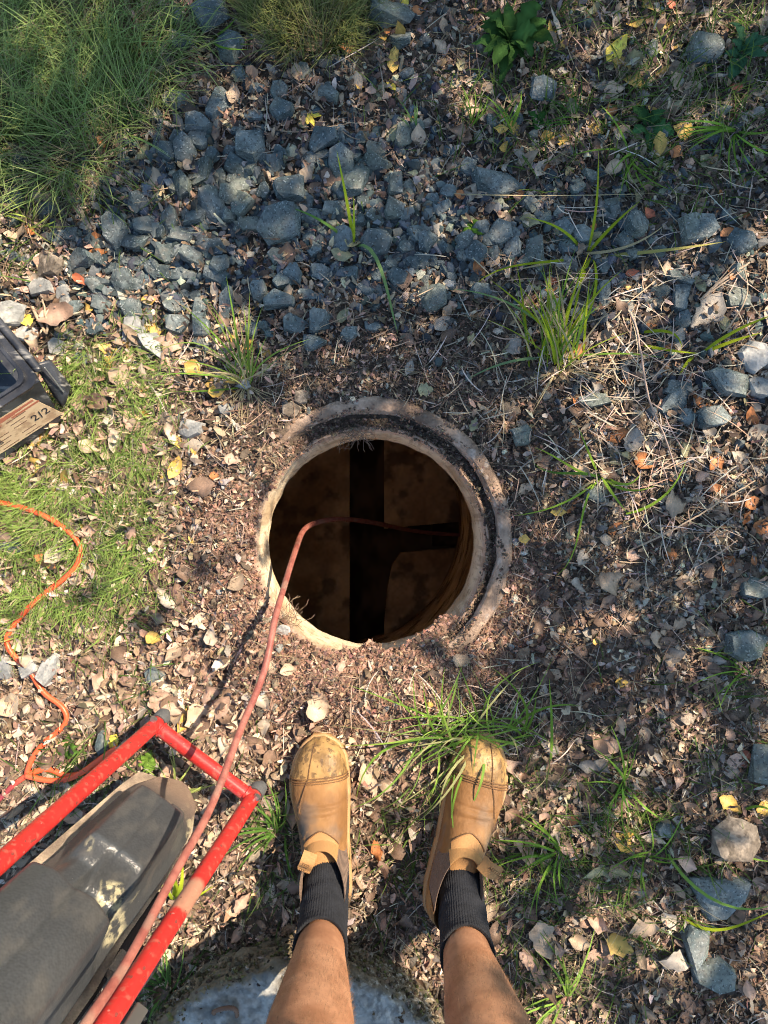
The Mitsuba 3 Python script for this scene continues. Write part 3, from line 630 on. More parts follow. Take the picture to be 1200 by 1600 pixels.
LAND = [(437, 352, 'largest flat stone of the bed'), (268, 426, 'long narrow slab of stone'), (240, 535, 'white wedge of stone'), (391, 228, 'square upright stone'), (776, 284, 'broad flat dark stone'), (505, 219, 'dark blue stone under the yellow leaves'), (553, 386, 'single green shoot'), (918, 396, 'yellow-green shoot'),
        (872, 570, 'large grass clump'), (384, 598, 'thin-bladed tuft'), (610, 24, 'large mossy stone'), (328, 25, 'big dark stone by the grass'), (795, 72, 'leafy rosette'), (960, 84, 'large yellow leaf'), (1163, 1005, 'large blue pointed stone'), (1113, 1388, 'triangular stone'), (63, 450, 'rounded white stone'), (95, 590, 'black case'),
        (1086, 355, 'big white-topped stone'), (1137, 598, 'wide dark blue stone'), (578, 630, 'top of the outer ring'), (790, 800, 'outer ring'), (490, 1160, 'left boot toe'), (765, 1160, 'right boot toe'), (655, 1400, 'right boot heel'), (540, 1400, 'left boot heel'), (250, 1130, 'corner of the red frame'), (110, 870, 'upper bend of the orange cord'), (20, 1000, 'middle bend of the orange cord'), (105, 1115, 'lower bend of the orange cord'), (948, 905, 'torn tan leaf'), (963, 1468, 'yellow heart-shaped leaf'), (437, 1000, 'red hose'),
        (340, 162, 'tilted stone by the ragged leaf'), (500, 502, 'pointed stone above the bare earth'), (690, 455, 'pair of stones by the earth'), (180, 361, 'oval stone by the orange leaves'), (1104, 490, 'large grey tan leaf'), (1142, 1305, 'sandy brown stone'), (1040, 690, 'bare branch'), (738, 358, 'tiny seedling'), (935, 745, 'sprawling grass'), (1010, 205, 'bluish weed')]
SEEN = {}
def rel_label(px, py, what, big=None):
    """where a small thing lies, by the nearest thing one can find"""
    dd = [(math.hypot(px - a, py - b), a, b, n) for a, b, n in LAND]
    for d, a, b, n in sorted(q for q in dd if q[0] > 14)[:9]:
        ang = (math.degrees(math.atan2(b - py, px - a)) + 360) % 360
        wh = ['right of', 'above right of', 'above', 'above left of', 'left of', 'below left of', 'below', 'below right of'][int((ang + 22.5) // 45) % 8]
        how = 'close ' if d < 38 else '' if d < 75 else 'some way ' if d < 120 else 'well '
        lab = f'{what} {how}{wh} the {n}'
        if lab not in SEEN and len(lab.split()) <= 16: break
    SEEN[lab] = 1
    return lab
def stone_label(px, py):
    if px < 260 and py < 375: return 'blue-grey crushed stone at the ragged lower edge of the tall shaded grass', 'stones at the edge of the tall grass'
    if py < 205 and px < 560: return 'shaded blue-grey stone among the litter between two tufts of tall grass', 'stones between the tall grasses'
    if py < 205: return 'blue-grey stone half sunk in shaded litter near the leafy rosette', 'stones near the leafy rosette'
    if px < 430 and py > 400: return 'sunlit grey crushed stone at the bright lower left end of the stone bed', 'sunlit stones of the bed'
    if px < 700: return 'blue-grey crushed stone in the shaded stone bed above the manhole', 'stones of the shaded bed'
    if px < 930 and py < 480: return 'dark crushed stone lying beside the pale green grass shoots right of the stone bed', 'stones by the grass shoots'
    if py < 700: return 'dark glossy stone flecked with sun among the dry straw right of the grass clump', 'sun-flecked stones on the right'
    return 'dark stone lying alone in shaded litter right of the manhole', 'stones right of the manhole'
SPECIAL = {(437, 352): 'largest flat blue-grey stone of the shaded stone bed', (268, 426): 'long narrow grey slab of stone at the sunlit edge of the stone bed', (240, 535): 'white sunlit wedge of stone with a dark shaded flank', (776, 284): 'broad flat dark stone lying under the long horizontal stalk',
           (610, 24): 'large mossy grey stone with a dark hollow under it', (1163, 1005): 'large blue pointed stone in shaded litter at the far right', (1175, 918): 'smaller blue rounded stone among pale pebbles at the far right', (1086, 355): 'big dark stone with a bright white sunlit top right of the shoots',
           (1157, 377): 'block of stone with a white sunlit top next to an orange leaf', (1137, 598): 'widest dark blue stone below the yellow-green blades on the right', (328, 25): 'big dark stone at the foot of the tall grass', (1190, 1195): 'pale-edged grey stone beside a curled orange leaf at the right edge',
           (391, 228): 'square upright blue-grey stone crossed by a thin straw', (505, 219): 'dark blue stone just under the small yellow leaves', (925, 627): 'low dark blue stone beneath the bright grass clump', (815, 680): 'single grey stone on dark earth beside the outer ring',
           (1104, 79): 'dark stone beside the bluish weed near the far right corner', (160, 1160): 'upright grey stone next to the yellow leaf by the red frame', (240, 1055): 'small black stone with an orange leaf curled against it', (1085, 1470): 'smaller grey-green stone just below the big triangular one', (15, 855): 'dark stone in the lawn inside the loop of the orange cord'}
SPECIAL |= {(63, 450): 'rounded white sunlit stone left of the stone bed', (22, 490): 'rough pale stone above the black case', (1116, 1515): 'bluish white crumbly stone near the lower right corner', (440, 985): 'small white stone on bare earth beside the red hose', (297, 670): 'pale flat stone in the litter right of the sunlit lawn',
            (1180, 560): 'whitish boulder at the right edge above a white disc-like stone', (1185, 605): 'white disc-like stone below the whitish boulder', (7, 1044): 'pale stone at the left edge by the orange cord', (45, 1040): 'pale stone under the bend of the orange cord', (78, 1045): 'rough pale stone right of the orange cord',
            (75, 415): 'sandy brown stone at the shade edge left', (1142, 1305): 'large sandy brown stone with a flat top above the triangular stone', (797, 640): 'brown earthy stone above the outer ring'}
def add_stone(px, py, w, h, a, mat, seed, flatk=.66, label=None, group=None, sink=.07):
    s = 1.25e-3
    r = np.random.default_rng(seed)
    ht = min(w, h) * s * flatk * r.uniform(.8, 1.25)
    m = stone_mesh(w * s * 1.1, h * s * 1.1, ht, seed)
    m.apply_transform(trimesh.transformations.rotation_matrix(math.radians(a), [0, 0, 1]))
    x, y, _ = W(px, py)
    x, y = x * (1 - ht * .3 / H), y * (1 - ht * .3 / H)
    m.apply_translation([x, y, float(gz(x, y)) + ht * (.5 - sink)])
    k = key('stone')
    scene[k] = mikit.ply(m, mat, smooth=16)
    if (px, py) in SPECIAL: label, group = SPECIAL[(px, py)], None
    else:
        mx, mn = max(w, h), min(w, h)
        size = 'small' if mx < 25 else 'large' if mx > 42 else 'middling'
        form = 'long' if mx / mn > 1.55 else 'blocky' if mx / mn < 1.18 else 'angular'
        tone = {'mat_stone': 'blue-grey', 'mat_pale_stone': 'pale', 'mat_tan_stone': 'brown'}[mat]
        label = rel_label(px, py, f'{size} {form} {tone} stone')
        group = None
    tag(k, label, 'stone')
def parse(t): return [tuple(int(q) for q in e.split()) for e in t.replace('\n', ';').split(';') if e.strip()]
sd = 500
for e in parse(STONES): sd += 1; add_stone(*e, 'mat_stone', sd)
PALE_L = ('pale sunlit stone among dry leaves at the edge of the left lawn', 'pale stones by the left lawn')
for e in parse(PALES):
    sd += 1; add_stone(*e, 'mat_pale_stone', sd)
for e in parse(TANS):
    sd += 1; add_stone(*e, 'mat_tan_stone', sd)
# the big triangular stone
tri = m3.Manifold.hull_points(np.array([[-.062, .032, 0], [-.058, .036, .018], [.056, .030, 0], [.060, .024, .02], [.048, -.008, .022], [-.020, -.055, 0], [-.012, -.050, .014], [.012, -.042, .022], [-.05, .02, .026], [.05, .018, .03], [-.01, -.03, .026]])).refine_to_length(.012)
mm = tri.to_mesh(); v = np.array(mm.vert_properties[:, :3], float); tv = tm(v, np.array(mm.tri_verts))
v = v + tv.vertex_normals * (.006 * (nfbm(v * 60, 3, 4) - .5))[:, None]
tri = tm(v, tv.faces); x, y, _ = W(1113, 1388); tri.apply_translation([x, y, float(gz(x, y)) + .004])
k = put('stone', tri, 'mat_stone', smooth=30); tag(k, 'large flat triangular blue-grey stone crossed by a grass blade', 'stone')
r_ = np.random.default_rng(77); xy = scatter(140, lambda a, b: d_gravel(a, b) ** 1.8, (-.75, .75, -1, 1), 78)
for (x, y) in xy:
    px, py = 600 + x * 800, 800 - y * 800
    sd += 1; w_ = int(r_.integers(13, 28)); add_stone(px, py, w_, int(w_ * r_.uniform(.6, 1.1)), r_.uniform(-60, 60), 'mat_stone', sd)

# ------------------------------------------------------------------ fallen leaves, each a thing
LEAVES = [  # px, py, length px, width px, angle, tone, label
    (960, 84, 56, 26, 55, 'yellow', 'large yellow leaf lying alone in shaded litter'), (487, 191, 24, 9, -65, 'yellow', 'lower of three small yellow leaves on a dark stone'), (496, 184, 20, 9, -25, 'yellow', 'upper right of three small yellow leaves on a dark stone'),
    (482, 192, 15, 7, 85, 'yellow', 'small leftmost leaf of three yellow leaves on a dark stone'), (613, 140, 21, 9, -40, 'yellow', 'small bright yellow leaf near pale pebbles'), (632, 10, 32, 12, -78, 'yellow', 'narrow yellow leaf on the large mossy stone'),
    (614, 102, 46, 17, 82, 'gold', 'curled golden orange leaf standing on its edge below the mossy stone'), (541, 84, 26, 14, 5, 'orange', 'ragged orange leaf near the tall grass at the top'), (605, 53, 22, 13, 75, 'orange', 'orange brown leaf in front of the mossy stone'),
    (656, 25, 26, 13, 0, 'orange', 'orange leaf right of the mossy stone'), (963, 1468, 40, 28, -15, 'gold', 'yellow heart-shaped leaf near the lower right stones'), (180, 1157, 26, 19, 70, 'yellow', 'lemon yellow leaf beside the red frame'),
    (243, 994, 24, 20, -20, 'gold', 'yellow tan leaf on the soil right of the lawn'), (76, 877, 42, 18, -28, 'orange', 'orange tan leaf in the lawn by the orange cord'), (948, 905, 42, 34, 30, 'tan', 'large torn tan leaf on dark litter right of the manhole'),
    (500, 1094, 48, 34, 80, 'tan', 'big pale oval leaf between the manhole and the left boot'), (262, 1098, 54, 36, -30, 'pink', 'big brown leaf in the heap above the red frame'), (316, 1120, 50, 40, 15, 'tan', 'big tan leaf with turned-up edge in the heap above the red frame'),
    (290, 1125, 40, 18, 70, 'gold', 'golden leaf tucked against the corner of the red frame'), (348, 1100, 42, 24, 60, 'pink', 'pinkish leaf beside the hose in the leaf heap'), (1130, 366, 28, 12, 30, 'orange', 'bright orange leaf between two white-topped stones'),
    (1010, 336, 22, 14, -30, 'red', 'orange red leaf above the dark stones by the shoots'), (986, 427, 22, 12, 10, 'red', 'orange red leaf in the sunlit straw'), (979, 450, 11, 11, 0, 'gold', 'tiny golden leaf in the sunlit straw'), (1016, 511, 18, 9, 0, 'orange', 'small orange leaf right of the grass clump'),
    (858, 443, 20, 14, 0, 'red', 'orange red leaf behind the grass clump'), (717, 306, 16, 20, 60, 'orange', 'orange leaf standing by the small seedling'), (1146, 142, 20, 14, -10, 'red', 'red brown leaf by the bluish weed'), (1048, 12, 14, 18, 60, 'red', 'red brown leaf at the top edge'),
    (953, 175, 22, 18, 20, 'orange', 'orange leaf right of the yellow leaf'), (1054, 243, 20, 20, 60, 'orange', 'orange tan leaf in the upper right grass'), (735, 174, 26, 26, 0, 'tan', 'round tan leaf below the leafy rosette'), (1104, 490, 70, 42, 50, 'grey', 'large grey tan leaf standing among dry stalks on the right'),
    (1160, 1182, 44, 22, -5, 'red', 'curled orange red leaf against the pale-edged stone'), (1135, 1250, 40, 22, -35, 'gold', 'yellow orange leaf in the patch of sun at the right'), (1190, 1258, 30, 24, 10, 'gold', 'yellow leaf at the right edge by the sandy stone'), (893, 1272, 32, 19, 70, 'orange', 'orange brown leaf in the grass right of the boots'),
    (970, 1309, 34, 28, 40, 'gold', 'curled tan yellow leaf in the grass on the right'), (940, 1353, 78, 18, 0, 'olive', 'long narrow grey-green leaf right of the boots'), (1017, 1304, 40, 16, -15, 'pale', 'pale oval leaf with a brown end beside the grass'), (1046, 1487, 46, 36, -10, 'grey', 'broad grey tan leaf beside the smaller grey-green stone'),
    (1000, 1440, 46, 32, 20, 'tan', 'tan leaf folded over another above the yellow heart-shaped leaf'), (1042, 1430, 40, 20, -55, 'pale', 'pale leaf standing between the lower right stones'), (846, 1460, 70, 40, -70, 'tan', 'large pale bark-like leaf beside the right leg'), (828, 1500, 50, 20, -40, 'pink', 'twisted pinkish brown leaf by the right leg'),
    (848, 1535, 74, 18, -55, 'brown', 'long dark brown leaf pointing away from the right leg'), (930, 1000, 16, 12, 0, 'gold', 'small golden leaf on dark litter right of the manhole'), (967, 1064, 20, 14, 0, 'gold', 'dull golden leaf in the dark litter'), (670, 1093, 12, 10, 0, 'gold', 'small yellow scrap on the soil above the right boot'),
    (533, 1037, 26, 13, 60, 'pink', 'small pink leaf on the soil under the manhole'), (452, 1041, 26, 18, 10, 'tan', 'tan leaf right of the hose on bare soil'), (155, 395, 32, 11, 0, 'orange', 'flat orange leaf lying along the shade edge'), (152, 372, 18, 16, 10, 'orange', 'orange leaf above the flat orange one'), (50, 362, 22, 14, -30, 'orange', 'pale orange leaf in the shade edge at the left'),
    (128, 440, 28, 14, -40, 'red', 'reddish leaf by the sunlit grey stones'), (235, 470, 24, 16, 0, 'gold', 'golden leaf among the sunlit stones'), (262, 540, 48, 26, -10, 'pink', 'broad brown leaf below the white wedge stone'), (95, 495, 60, 36, 20, 'pink', 'two-lobed brown leaf in the sun above the lawn'), (47, 505, 24, 18, -60, 'yellow', 'yellow leaf by the corner of the black case'),
    (196, 592, 44, 36, -20, 'tan', 'crumpled pale leaf in the sunny litter'), (320, 760, 44, 34, 10, 'brown', 'brown leaf beside the buried edge of the ring'), (368, 720, 26, 18, -10, 'pink', 'pink brown leaf at the left of the ring'), (340, 745, 16, 12, 0, 'orange', 'small orange leaf left of the ring'), (818, 763, 26, 16, 30, 'tan', 'oval tan leaf right of the outer ring'),
    (818, 842, 18, 14, 0, 'gold', 'small buff leaf right of the outer ring'), (740, 665, 24, 14, 70, 'olive', 'olive leaf with an orange tip at the top right of the ring'), (665, 610, 24, 20, 0, 'olive', 'greenish lobed leaf on the dark earth above the ring'), (985, 690, 40, 28, 70, 'grey', 'flat grey leaf like slate among the straw'), (524, 280, 46, 40, -20, 'brown', 'large brown leaf on the shaded stones'),
    (480, 277, 28, 20, 60, 'tan', 'tan leaf behind the large brown one on the stones'), (538, 405, 40, 18, -15, 'olive', 'grey-green leaf at the foot of the tall shoot'), (608, 420, 20, 12, -60, 'orange', 'orange leaf on dark stones right of the tall shoot'), (630, 440, 30, 26, 0, 'brown', 'round brown leaf in the dark litter below the stones'), (706, 480, 16, 14, 0, 'pink', 'round pinkish leaf beside the square stone'),
    (690, 508, 30, 22, 40, 'grey', 'grey leaf on the dark earth'), (800, 545, 26, 26, -60, 'grey', 'grey heart-shaped leaf on the dark earth'), (640, 575, 26, 14, 70, 'grey', 'pale grey leaf on the dark earth'), (320, 242, 30, 30, 0, 'dark', 'dark round leaf on the blue stones'), (322, 234, 30, 12, 0, 'gold', 'golden rim of a leaf behind the dark round one'),
    (283, 133, 26, 16, -5, 'tan', 'oval tan leaf beneath the upper grass'), (240, 125, 34, 20, -50, 'gold', 'curled golden leaf beside the tall grass'), (366, 150, 22, 34, 0, 'tan', 'ragged tan leaf among the shaded stones'), (340, 205, 44, 16, 85, 'brown', 'long curled brown leaf between the shaded stones'), (298, 265, 22, 16, -30, 'tan', 'tan leaf on the greenish stone'),
    (490, 80, 36, 20, 10, 'tan', 'broad tan leaf below the tall grass at the top'), (160, 225, 22, 12, -60, 'orange', 'orange leaf caught in the tall grass'), (75, 110, 32, 14, 20, 'yellow', 'yellow leaf caught in the tall grass'), (233, 168, 14, 8, 80, 'yellow', 'small yellow leaf at the edge of the tall grass'),
    (870, 50, 60, 8, -65, 'pale', 'weathered pale strip of wood beside the leafy rosette'), (788, 55, 38, 10, -35, 'tan', 'tan leaf lying across the leafy rosette'), (870, 800, 26, 14, 0, 'gold', 'tan leaf beside the spreading weed'), (985, 868, 22, 16, -20, 'pink', 'pinkish leaf under the long stalk on the right'), (1090, 745, 22, 18, 30, 'pink', 'pink white sunlit leaf on the right'), (1045, 865, 18, 20, 0, 'orange', 'orange tipped leaf at the long stalk'), (1050, 790, 30, 40, 0, 'tan', 'tan leaf at the foot of the bare branch'),
    (868, 480, 30, 22, 30, 'pale', 'pale leaf in the middle of the grass clump'), (900, 495, 28, 20, -30, 'pale', 'pale sunlit leaf right of the grass clump'), (650, 1300, 20, 34, 20, 'brown', 'brown leaf between the boots'), (590, 1325, 18, 36, 10, 'orange', 'orange brown leaf between the boots'), (575, 1215, 60, 26, -70, 'tan', 'tall pale leaf beside the left boot'), (815, 1310, 26, 24, 0, 'pink', 'round pinkish leaf right of the right boot'), (618, 1330, 24, 18, 0, 'tan', 'small tan leaf between the boots')]
s_ = 1.25e-3
for i, (px, py, L, Wd, a, tone, lab) in enumerate(LEAVES):
    place_leaf('leaf', px, py, L * s_, Wd * s_, a, tone, lab, 'leaf', seed=3000 + i, lift=.010, lobes=3 if i % 7 == 3 else 0)
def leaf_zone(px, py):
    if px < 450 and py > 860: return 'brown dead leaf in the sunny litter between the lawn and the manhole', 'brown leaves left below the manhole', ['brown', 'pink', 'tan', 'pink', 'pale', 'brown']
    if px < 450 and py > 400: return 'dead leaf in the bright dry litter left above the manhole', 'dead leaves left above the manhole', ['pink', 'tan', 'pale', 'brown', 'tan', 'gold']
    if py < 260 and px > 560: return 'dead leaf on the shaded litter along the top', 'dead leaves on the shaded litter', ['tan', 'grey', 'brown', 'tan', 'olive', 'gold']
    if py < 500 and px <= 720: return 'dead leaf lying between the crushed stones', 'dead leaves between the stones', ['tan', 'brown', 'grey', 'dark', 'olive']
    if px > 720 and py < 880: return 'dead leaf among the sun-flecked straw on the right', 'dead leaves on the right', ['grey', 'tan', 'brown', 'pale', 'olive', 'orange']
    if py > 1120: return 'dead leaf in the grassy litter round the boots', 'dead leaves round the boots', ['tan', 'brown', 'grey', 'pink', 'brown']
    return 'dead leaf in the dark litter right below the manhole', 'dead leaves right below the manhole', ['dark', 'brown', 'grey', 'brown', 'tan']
r_ = np.random.default_rng(91)
def leaf_dens(a, b): return np.clip(d_litter(a, b) - .5 * d_soil(a, b) - .3 * d_gravel(a, b) - .25 * d_lawn_l(a, b), .02, 1) * (.45 + 1.2 * blob(a, b, 310, 1100, 130, 120) + .35 * blob(a, b, 900, 1120, 170, 170) + .55 * blob(a, b, 250, 640, 180, 160) + .5 * blob(a, b, 760, 420, 130, 90) + .45 * blob(a, b, 980, 150, 230, 120) + .4 * blob(a, b, 650, 1300, 90, 160))
xy = scatter(180, leaf_dens, (-.74, .74, -.99, .99), 92)
for i, (x, y) in enumerate(xy):
    px, py = 600 + x * 800, 800 - y * 800
    lab, grp, tones = leaf_zone(px, py)
    L = r_.uniform(.020, .044) * (1.3 if px < 450 and py > 850 else 1.15 if px < 450 else 1)
    tn = tones[r_.integers(len(tones))]
    lab = rel_label(px, py, ('small ' if L < .028 else 'large ' if L > .04 else '') + {'brown': 'brown', 'pink': 'pinkish brown', 'tan': 'tan', 'pale': 'pale', 'gold': 'golden', 'grey': 'grey', 'dark': 'dark brown', 'olive': 'olive', 'orange': 'orange'}[tn] + ' dead leaf')
    place_leaf('leaf', px, py, L, L * r_.uniform(.42, .72), r_.uniform(0, 360), tn, lab, 'leaf', None, seed=4000 + i, lift=.006, lobes=3 if r_.random() < .15 else 0)
# the many smaller ones, as one
xy = scatter(3800, leaf_dens, (-.92, .92, -1.14, 1.1), 94)
ms = []
for i, (x, y) in enumerate(xy):
    px, py = 600 + x * 800, 800 - y * 800
    tones = leaf_zone(px, py)[2]
    L = .012 + .032 * r_.random() ** 1.6 + (.006 * r_.random() if px < 470 else 0)
    V = leaf(L, L * r_.uniform(.35, .75), r_.uniform(0, .7), r_.uniform(-.1, .4), r_.uniform(-.8, .8), 0, 6000 + i, 6)
    V = rot_z(tilt(V, r_.normal(0, .35), r_.normal(0, .35)), r_.uniform(0, 6.28))
    t_ = tones[r_.integers(len(tones))]
    C = leaf_colour(np.array(TONES[t_]) * r_.uniform(.6, 1.1), V, 6000 + i)
    V = V + [x, y, float(gz(x, y)) + r_.uniform(.001, .009) - V[..., 2].min()]
    m = gridmesh(V); ms.append((m, C.reshape(-1, 3)))
stuff('small_dead_leaves', *join(ms), 'mat_leaf', 'small dead leaves scattered through the litter', 'dead leaves', smooth=True)

# ------------------------------------------------------------------ grass
def lawn(n, dens, seed, ln, wd, elev, droop, col, tip, coljit=.3, az0=None, box=(-.93, .93, -1.15, 1.12)):
    r = np.random.default_rng(seed)
    xy = scatter(n, dens, box, seed)
    az = r.uniform(0, 6.283, n) if az0 is None else r.normal(az0, 1.1, n)
    # neighbouring blades lean the same way
    az = az * .45 + 9 * nfbm(p3(xy[:, 0] * 11, xy[:, 1] * 11), 2, seed) * .55 * 2
    return blades(on_ground(xy, -.002), r.uniform(*ln, n), r.uniform(*wd, n), az, r.uniform(*elev, n), r.uniform(*droop, n), 6, col, tip, seed, coljit=coljit)
stuff('tall_grass', *join([lawn(5200, d_lawn_tl, 101, (.06, .17), (.0013, .003), (.5, 1.35), (.2, 1.3), (.17, .27, .075), (.34, .43, .16), .38), lawn(3000, d_lawn_tl, 111, (.05, .16), (.001, .002), (.3, 1.2), (.2, 1.2), (.3, .27, .15), (.34, .3, .2)),
                           lawn(4200, d_lawn_top, 102, (.04, .12), (.001, .0024), (.6, 1.4), (.1, .9), (.15, .20, .06), (.27, .29, .11)), lawn(1600, d_lawn_top, 112, (.04, .12), (.001, .002), (.6, 1.4), (.1, .9), (.25, .2, .1), (.3, .26, .15))]),
      'mat_thin', 'fine shaded green grass growing tall along the top left', 'grass')
stuff('lawn_grass', *join([lawn(8500, d_lawn_l, 103, (.02, .07), (.0013, .0028), (.2, 1.25), (.1, 1.2), (.15, .25, .06), (.32, .42, .12), .42), lawn(6500, d_lawn_l, 104, (.012, .05), (.0009, .002), (.0, .9), (.0, .9), (.55, .47, .30), (.62, .54, .36))]),
      'mat_thin', 'short sunlit lawn of green and straw yellow grass on the left', 'grass')
def d_sparse(a, b):
    return (.5 * blob(a, b, 1020, 180, 190, 110) + .55 * blob(a, b, 900, 1330, 160, 130) + .35 * blob(a, b, 430, 1310, 45, 90) + .35 * blob(a, b, 290, 1530, 60, 70) + .5 * blob(a, b, 1130, 60, 90, 60) + .3 * blob(a, b, 660, 1330, 70, 110) + .25 * blob(a, b, 880, 1530, 110, 80) + .12 * blob(a, b, 760, 180, 140, 90) + .3 * blob(a, b, 20, 400, 50, 60) + .18 * blob(a, b, 200, 330, 90, 50) + .4 * blob(a, b, 120, 1190, 80, 60)
            + .15 * blob(a, b, 1150, 1120, 90, 120) + .3 * blob(a, b, 860, 20, 100, 40) + .2 * blob(a, b, 220, 1080, 60, 80))
stuff('thin_grass', *join([lawn(3000, d_sparse, 105, (.03, .10), (.0012, .003), (.2, 1.2), (.2, 1.3), (.08, .15, .035), (.13, .2, .05)), lawn(1400, d_sparse, 106, (.03, .09), (.001, .002), (.1, .9), (.0, .9), (.36, .31, .2), (.4, .34, .22))]),
      'mat_thin', 'thin scattered grass coming up through the litter', 'grass')
def tuft(paths, label, cat='grass tuft', name='grass_tuft', col=(.16, .30, .03), seed=0, wd=.0045, group=None):
    """paths: lists of (px, py, height) that each blade follows, from its root outwards; built as one plant"""
    r = np.random.default_rng(seed); out = []
    for P in paths:
        c = np.array(col); w_ = wd
        if isinstance(P, dict): c, w_, P = np.array(P.get('c', col)), P.get('w', wd), P['p']
        Q = np.array([W(a, b, 0) * (1 - h / H) * [1, 1, 0] + [0, 0, h] for a, b, h in P])
        Q[:, 2] += np.maximum(gz(Q[:, 0], Q[:, 1]), -.004) + .003
        Q = smooth_path(Q, 10)
        s = np.linspace(0, 1, 10)
        wv = w_ * np.clip(1.05 - s ** 2.5, .05, 1) * (.6 + .4 * np.minimum(1, s * 5)) * r.uniform(.8, 1.2)
        cc_ = np.clip(c * r.uniform(.8, 1.25), .01, .9)[None] * (1 + .15 * s[:, None])
        out.append(ribbons(Q[None], wv[None], cc_[None]))
    m, c = join(out)
    k = key(name); scene[k] = mikit.ply(m, 'mat_thin', smooth=True, color=c); tag(k, label, cat, group)
    return k
YG, GR, DK, STRAW = (.34, .42, .03), (.16, .29, .045), (.06, .14, .03), (.46, .38, .22)
tuft([[(554, 388, 0), (541, 310, .07), (526, 235, .13)], [(553, 386, 0), (553, 350, .05), (553, 308, .09)], {'p': [(552, 386, 0), (510, 350, .03), (446, 322, .05)], 'c': (.13, .26, .06)}, {'p': [(555, 386, 0), (580, 392, .04), (604, 450, .04), (622, 522, .008)], 'c': (.2, .32, .12)}, {'p': [(553, 388, 0), (535, 365, .01), (525, 345, .02)], 'c': (.15, .25, .08)}],
     'single bright green shoot with four long blades growing from the stone bed', 'grass shoot', col=YG, seed=1, wd=.0062)
tuft([[(918, 396, 0), (932, 320, .08), (935, 236, .14)], [(919, 396, 0), (955, 355, .05), (1000, 314, .07)], [(912, 396, 0), (880, 362, .03), (822, 340, .04)], [(915, 398, 0), (850, 410, .03), (760, 432, .03), (740, 448, .01)], [(926, 402, 0), (930, 450, .03), (915, 500, .03), (885, 560, .02)], {'p': [(924, 400, 0), (905, 450, .03), (893, 500, .02)], 'c': YG},
      {'p': [(905, 396, 0), (980, 385, .02), (1040, 350, .02)], 'c': STRAW}, {'p': [(905, 402, 0), (840, 415, .02), (800, 425, .01)], 'c': STRAW}, {'p': [(930, 400, 0), (1000, 395, .015), (1060, 388, .03), (1135, 378, .03)], 'c': (.4, .36, .12)}],
     'yellow-green shoot with an upright blade and arching blades above the grass clump', 'grass shoot', col=YG, seed=2, wd=.0058)
r2 = np.random.default_rng(5)
cl = []
for i in range(52):
    bx, by = r2.normal(872, 20), r2.normal(572, 8)
    tx = bx + r2.normal(-2, 52); ty = by - r2.uniform(90, 190) + abs(tx - bx) * .35
    hh = r2.uniform(.05, .11)
    cl.append({'p': [(bx, by, 0), (bx * .6 + tx * .4, by * .45 + ty * .55, hh * .7), (tx, ty, hh)], 'c': [YG, GR, (.3, .38, .05), STRAW][i % 4], 'w': r2.uniform(.0024, .0048)})
for i in range(14):
    a = r2.uniform(0, 6.28); L = r2.uniform(50, 120)
    cl.append({'p': [(872 + 12 * np.cos(a), 580 - 6 * np.sin(a), 0), (872 + .6 * L * np.cos(a), 582 - .5 * L * np.sin(a), .025), (872 + L * np.cos(a), 590 - .8 * L * np.sin(a), .006)], 'c': STRAW, 'w': .002})
cl += [{'p': [(855, 562, 0), (790, 568, .025), (723, 597, .01)], 'c': (.22, .34, .16), 'w': .005}, {'p': [(880, 548, 0), (800, 478, .05), (700, 452, .02)], 'c': (.2, .32, .12), 'w': .005}, {'p': [(876, 550, 0), (825, 490, .06), (765, 438, .09)], 'c': YG, 'w': .005}, {'p': [(885, 560, 0), (960, 553, .03), (1040, 560, .02)], 'c': GR, 'w': .004}]
tuft(cl, 'largest sunlit clump of grass, bright green blades over withered ones', seed=3)
tuft([[(1096, 552, 0), (1130, 528, .03), (1215, 490, .05)], [(1096, 553, 0), (1140, 535, .02), (1190, 520, .02)], [(1000, 538, 0), (1040, 546, .02), (1092, 552, .02)], [(998, 520, 0), (1020, 517, .02), (1050, 520, .02), (1066, 550, .01)], [(1085, 556, 0), (1070, 572, .01), (1060, 590, .0)]], 'flat yellow-green blades reaching to the right edge', col=YG, seed=4, wd=.0055)
tuft([[(937, 742, 0), (900, 735, .03), (862, 712, .03), (835, 700, .01)], [(932, 740, 0), (915, 700, .04), (902, 665, .05)], [(938, 745, 0), (958, 775, .04), (977, 800, .03)], [(976, 803, .01), (1030, 780, .03), (1070, 720, .04)], [(940, 745, 0), (975, 765, .03), (1020, 760, .03)], [(936, 748, 0), (910, 800, .03), (880, 890, .02), (868, 900, .01)], [(930, 752, 0), (870, 790, .03), (800, 806, .005)],
      [(945, 745, 0), (985, 755, .03), (1000, 740, .03)], {'p': [(935, 748, 0), (900, 770, .02), (880, 800, .01)], 'c': STRAW}, {'p': [(935, 750, 0), (890, 740, .03), (850, 735, .02), (830, 720, .01)], 'c': DK}], 'sprawling weed-like grass with kinked green blades right of the outer ring', col=(.24, .38, .05), seed=6, wd=.005)
cl = []
for i in range(36):
    bx, by = r2.normal(384, 9), r2.normal(598, 6)
    a = r2.uniform(.15, 3.05); L = r2.uniform(60, 165); hh = r2.uniform(.03, .09)
    if abs(a - 1.57) > .9: L *= .95
    tx, ty = bx + L * np.cos(a) * (.75 if a < 1.57 else 1), by - L * np.sin(a)
    cl.append({'p': [(bx, by, 0), ((bx + tx) / 2, (by + ty) / 2 - 6, hh), (tx, ty + r2.uniform(0, 20), hh * r2.uniform(.4, 1.1))], 'c': [GR, (.2, .3, .06), STRAW, (.3, .34, .12)][i % 4], 'w': r2.uniform(.0022, .0036)})
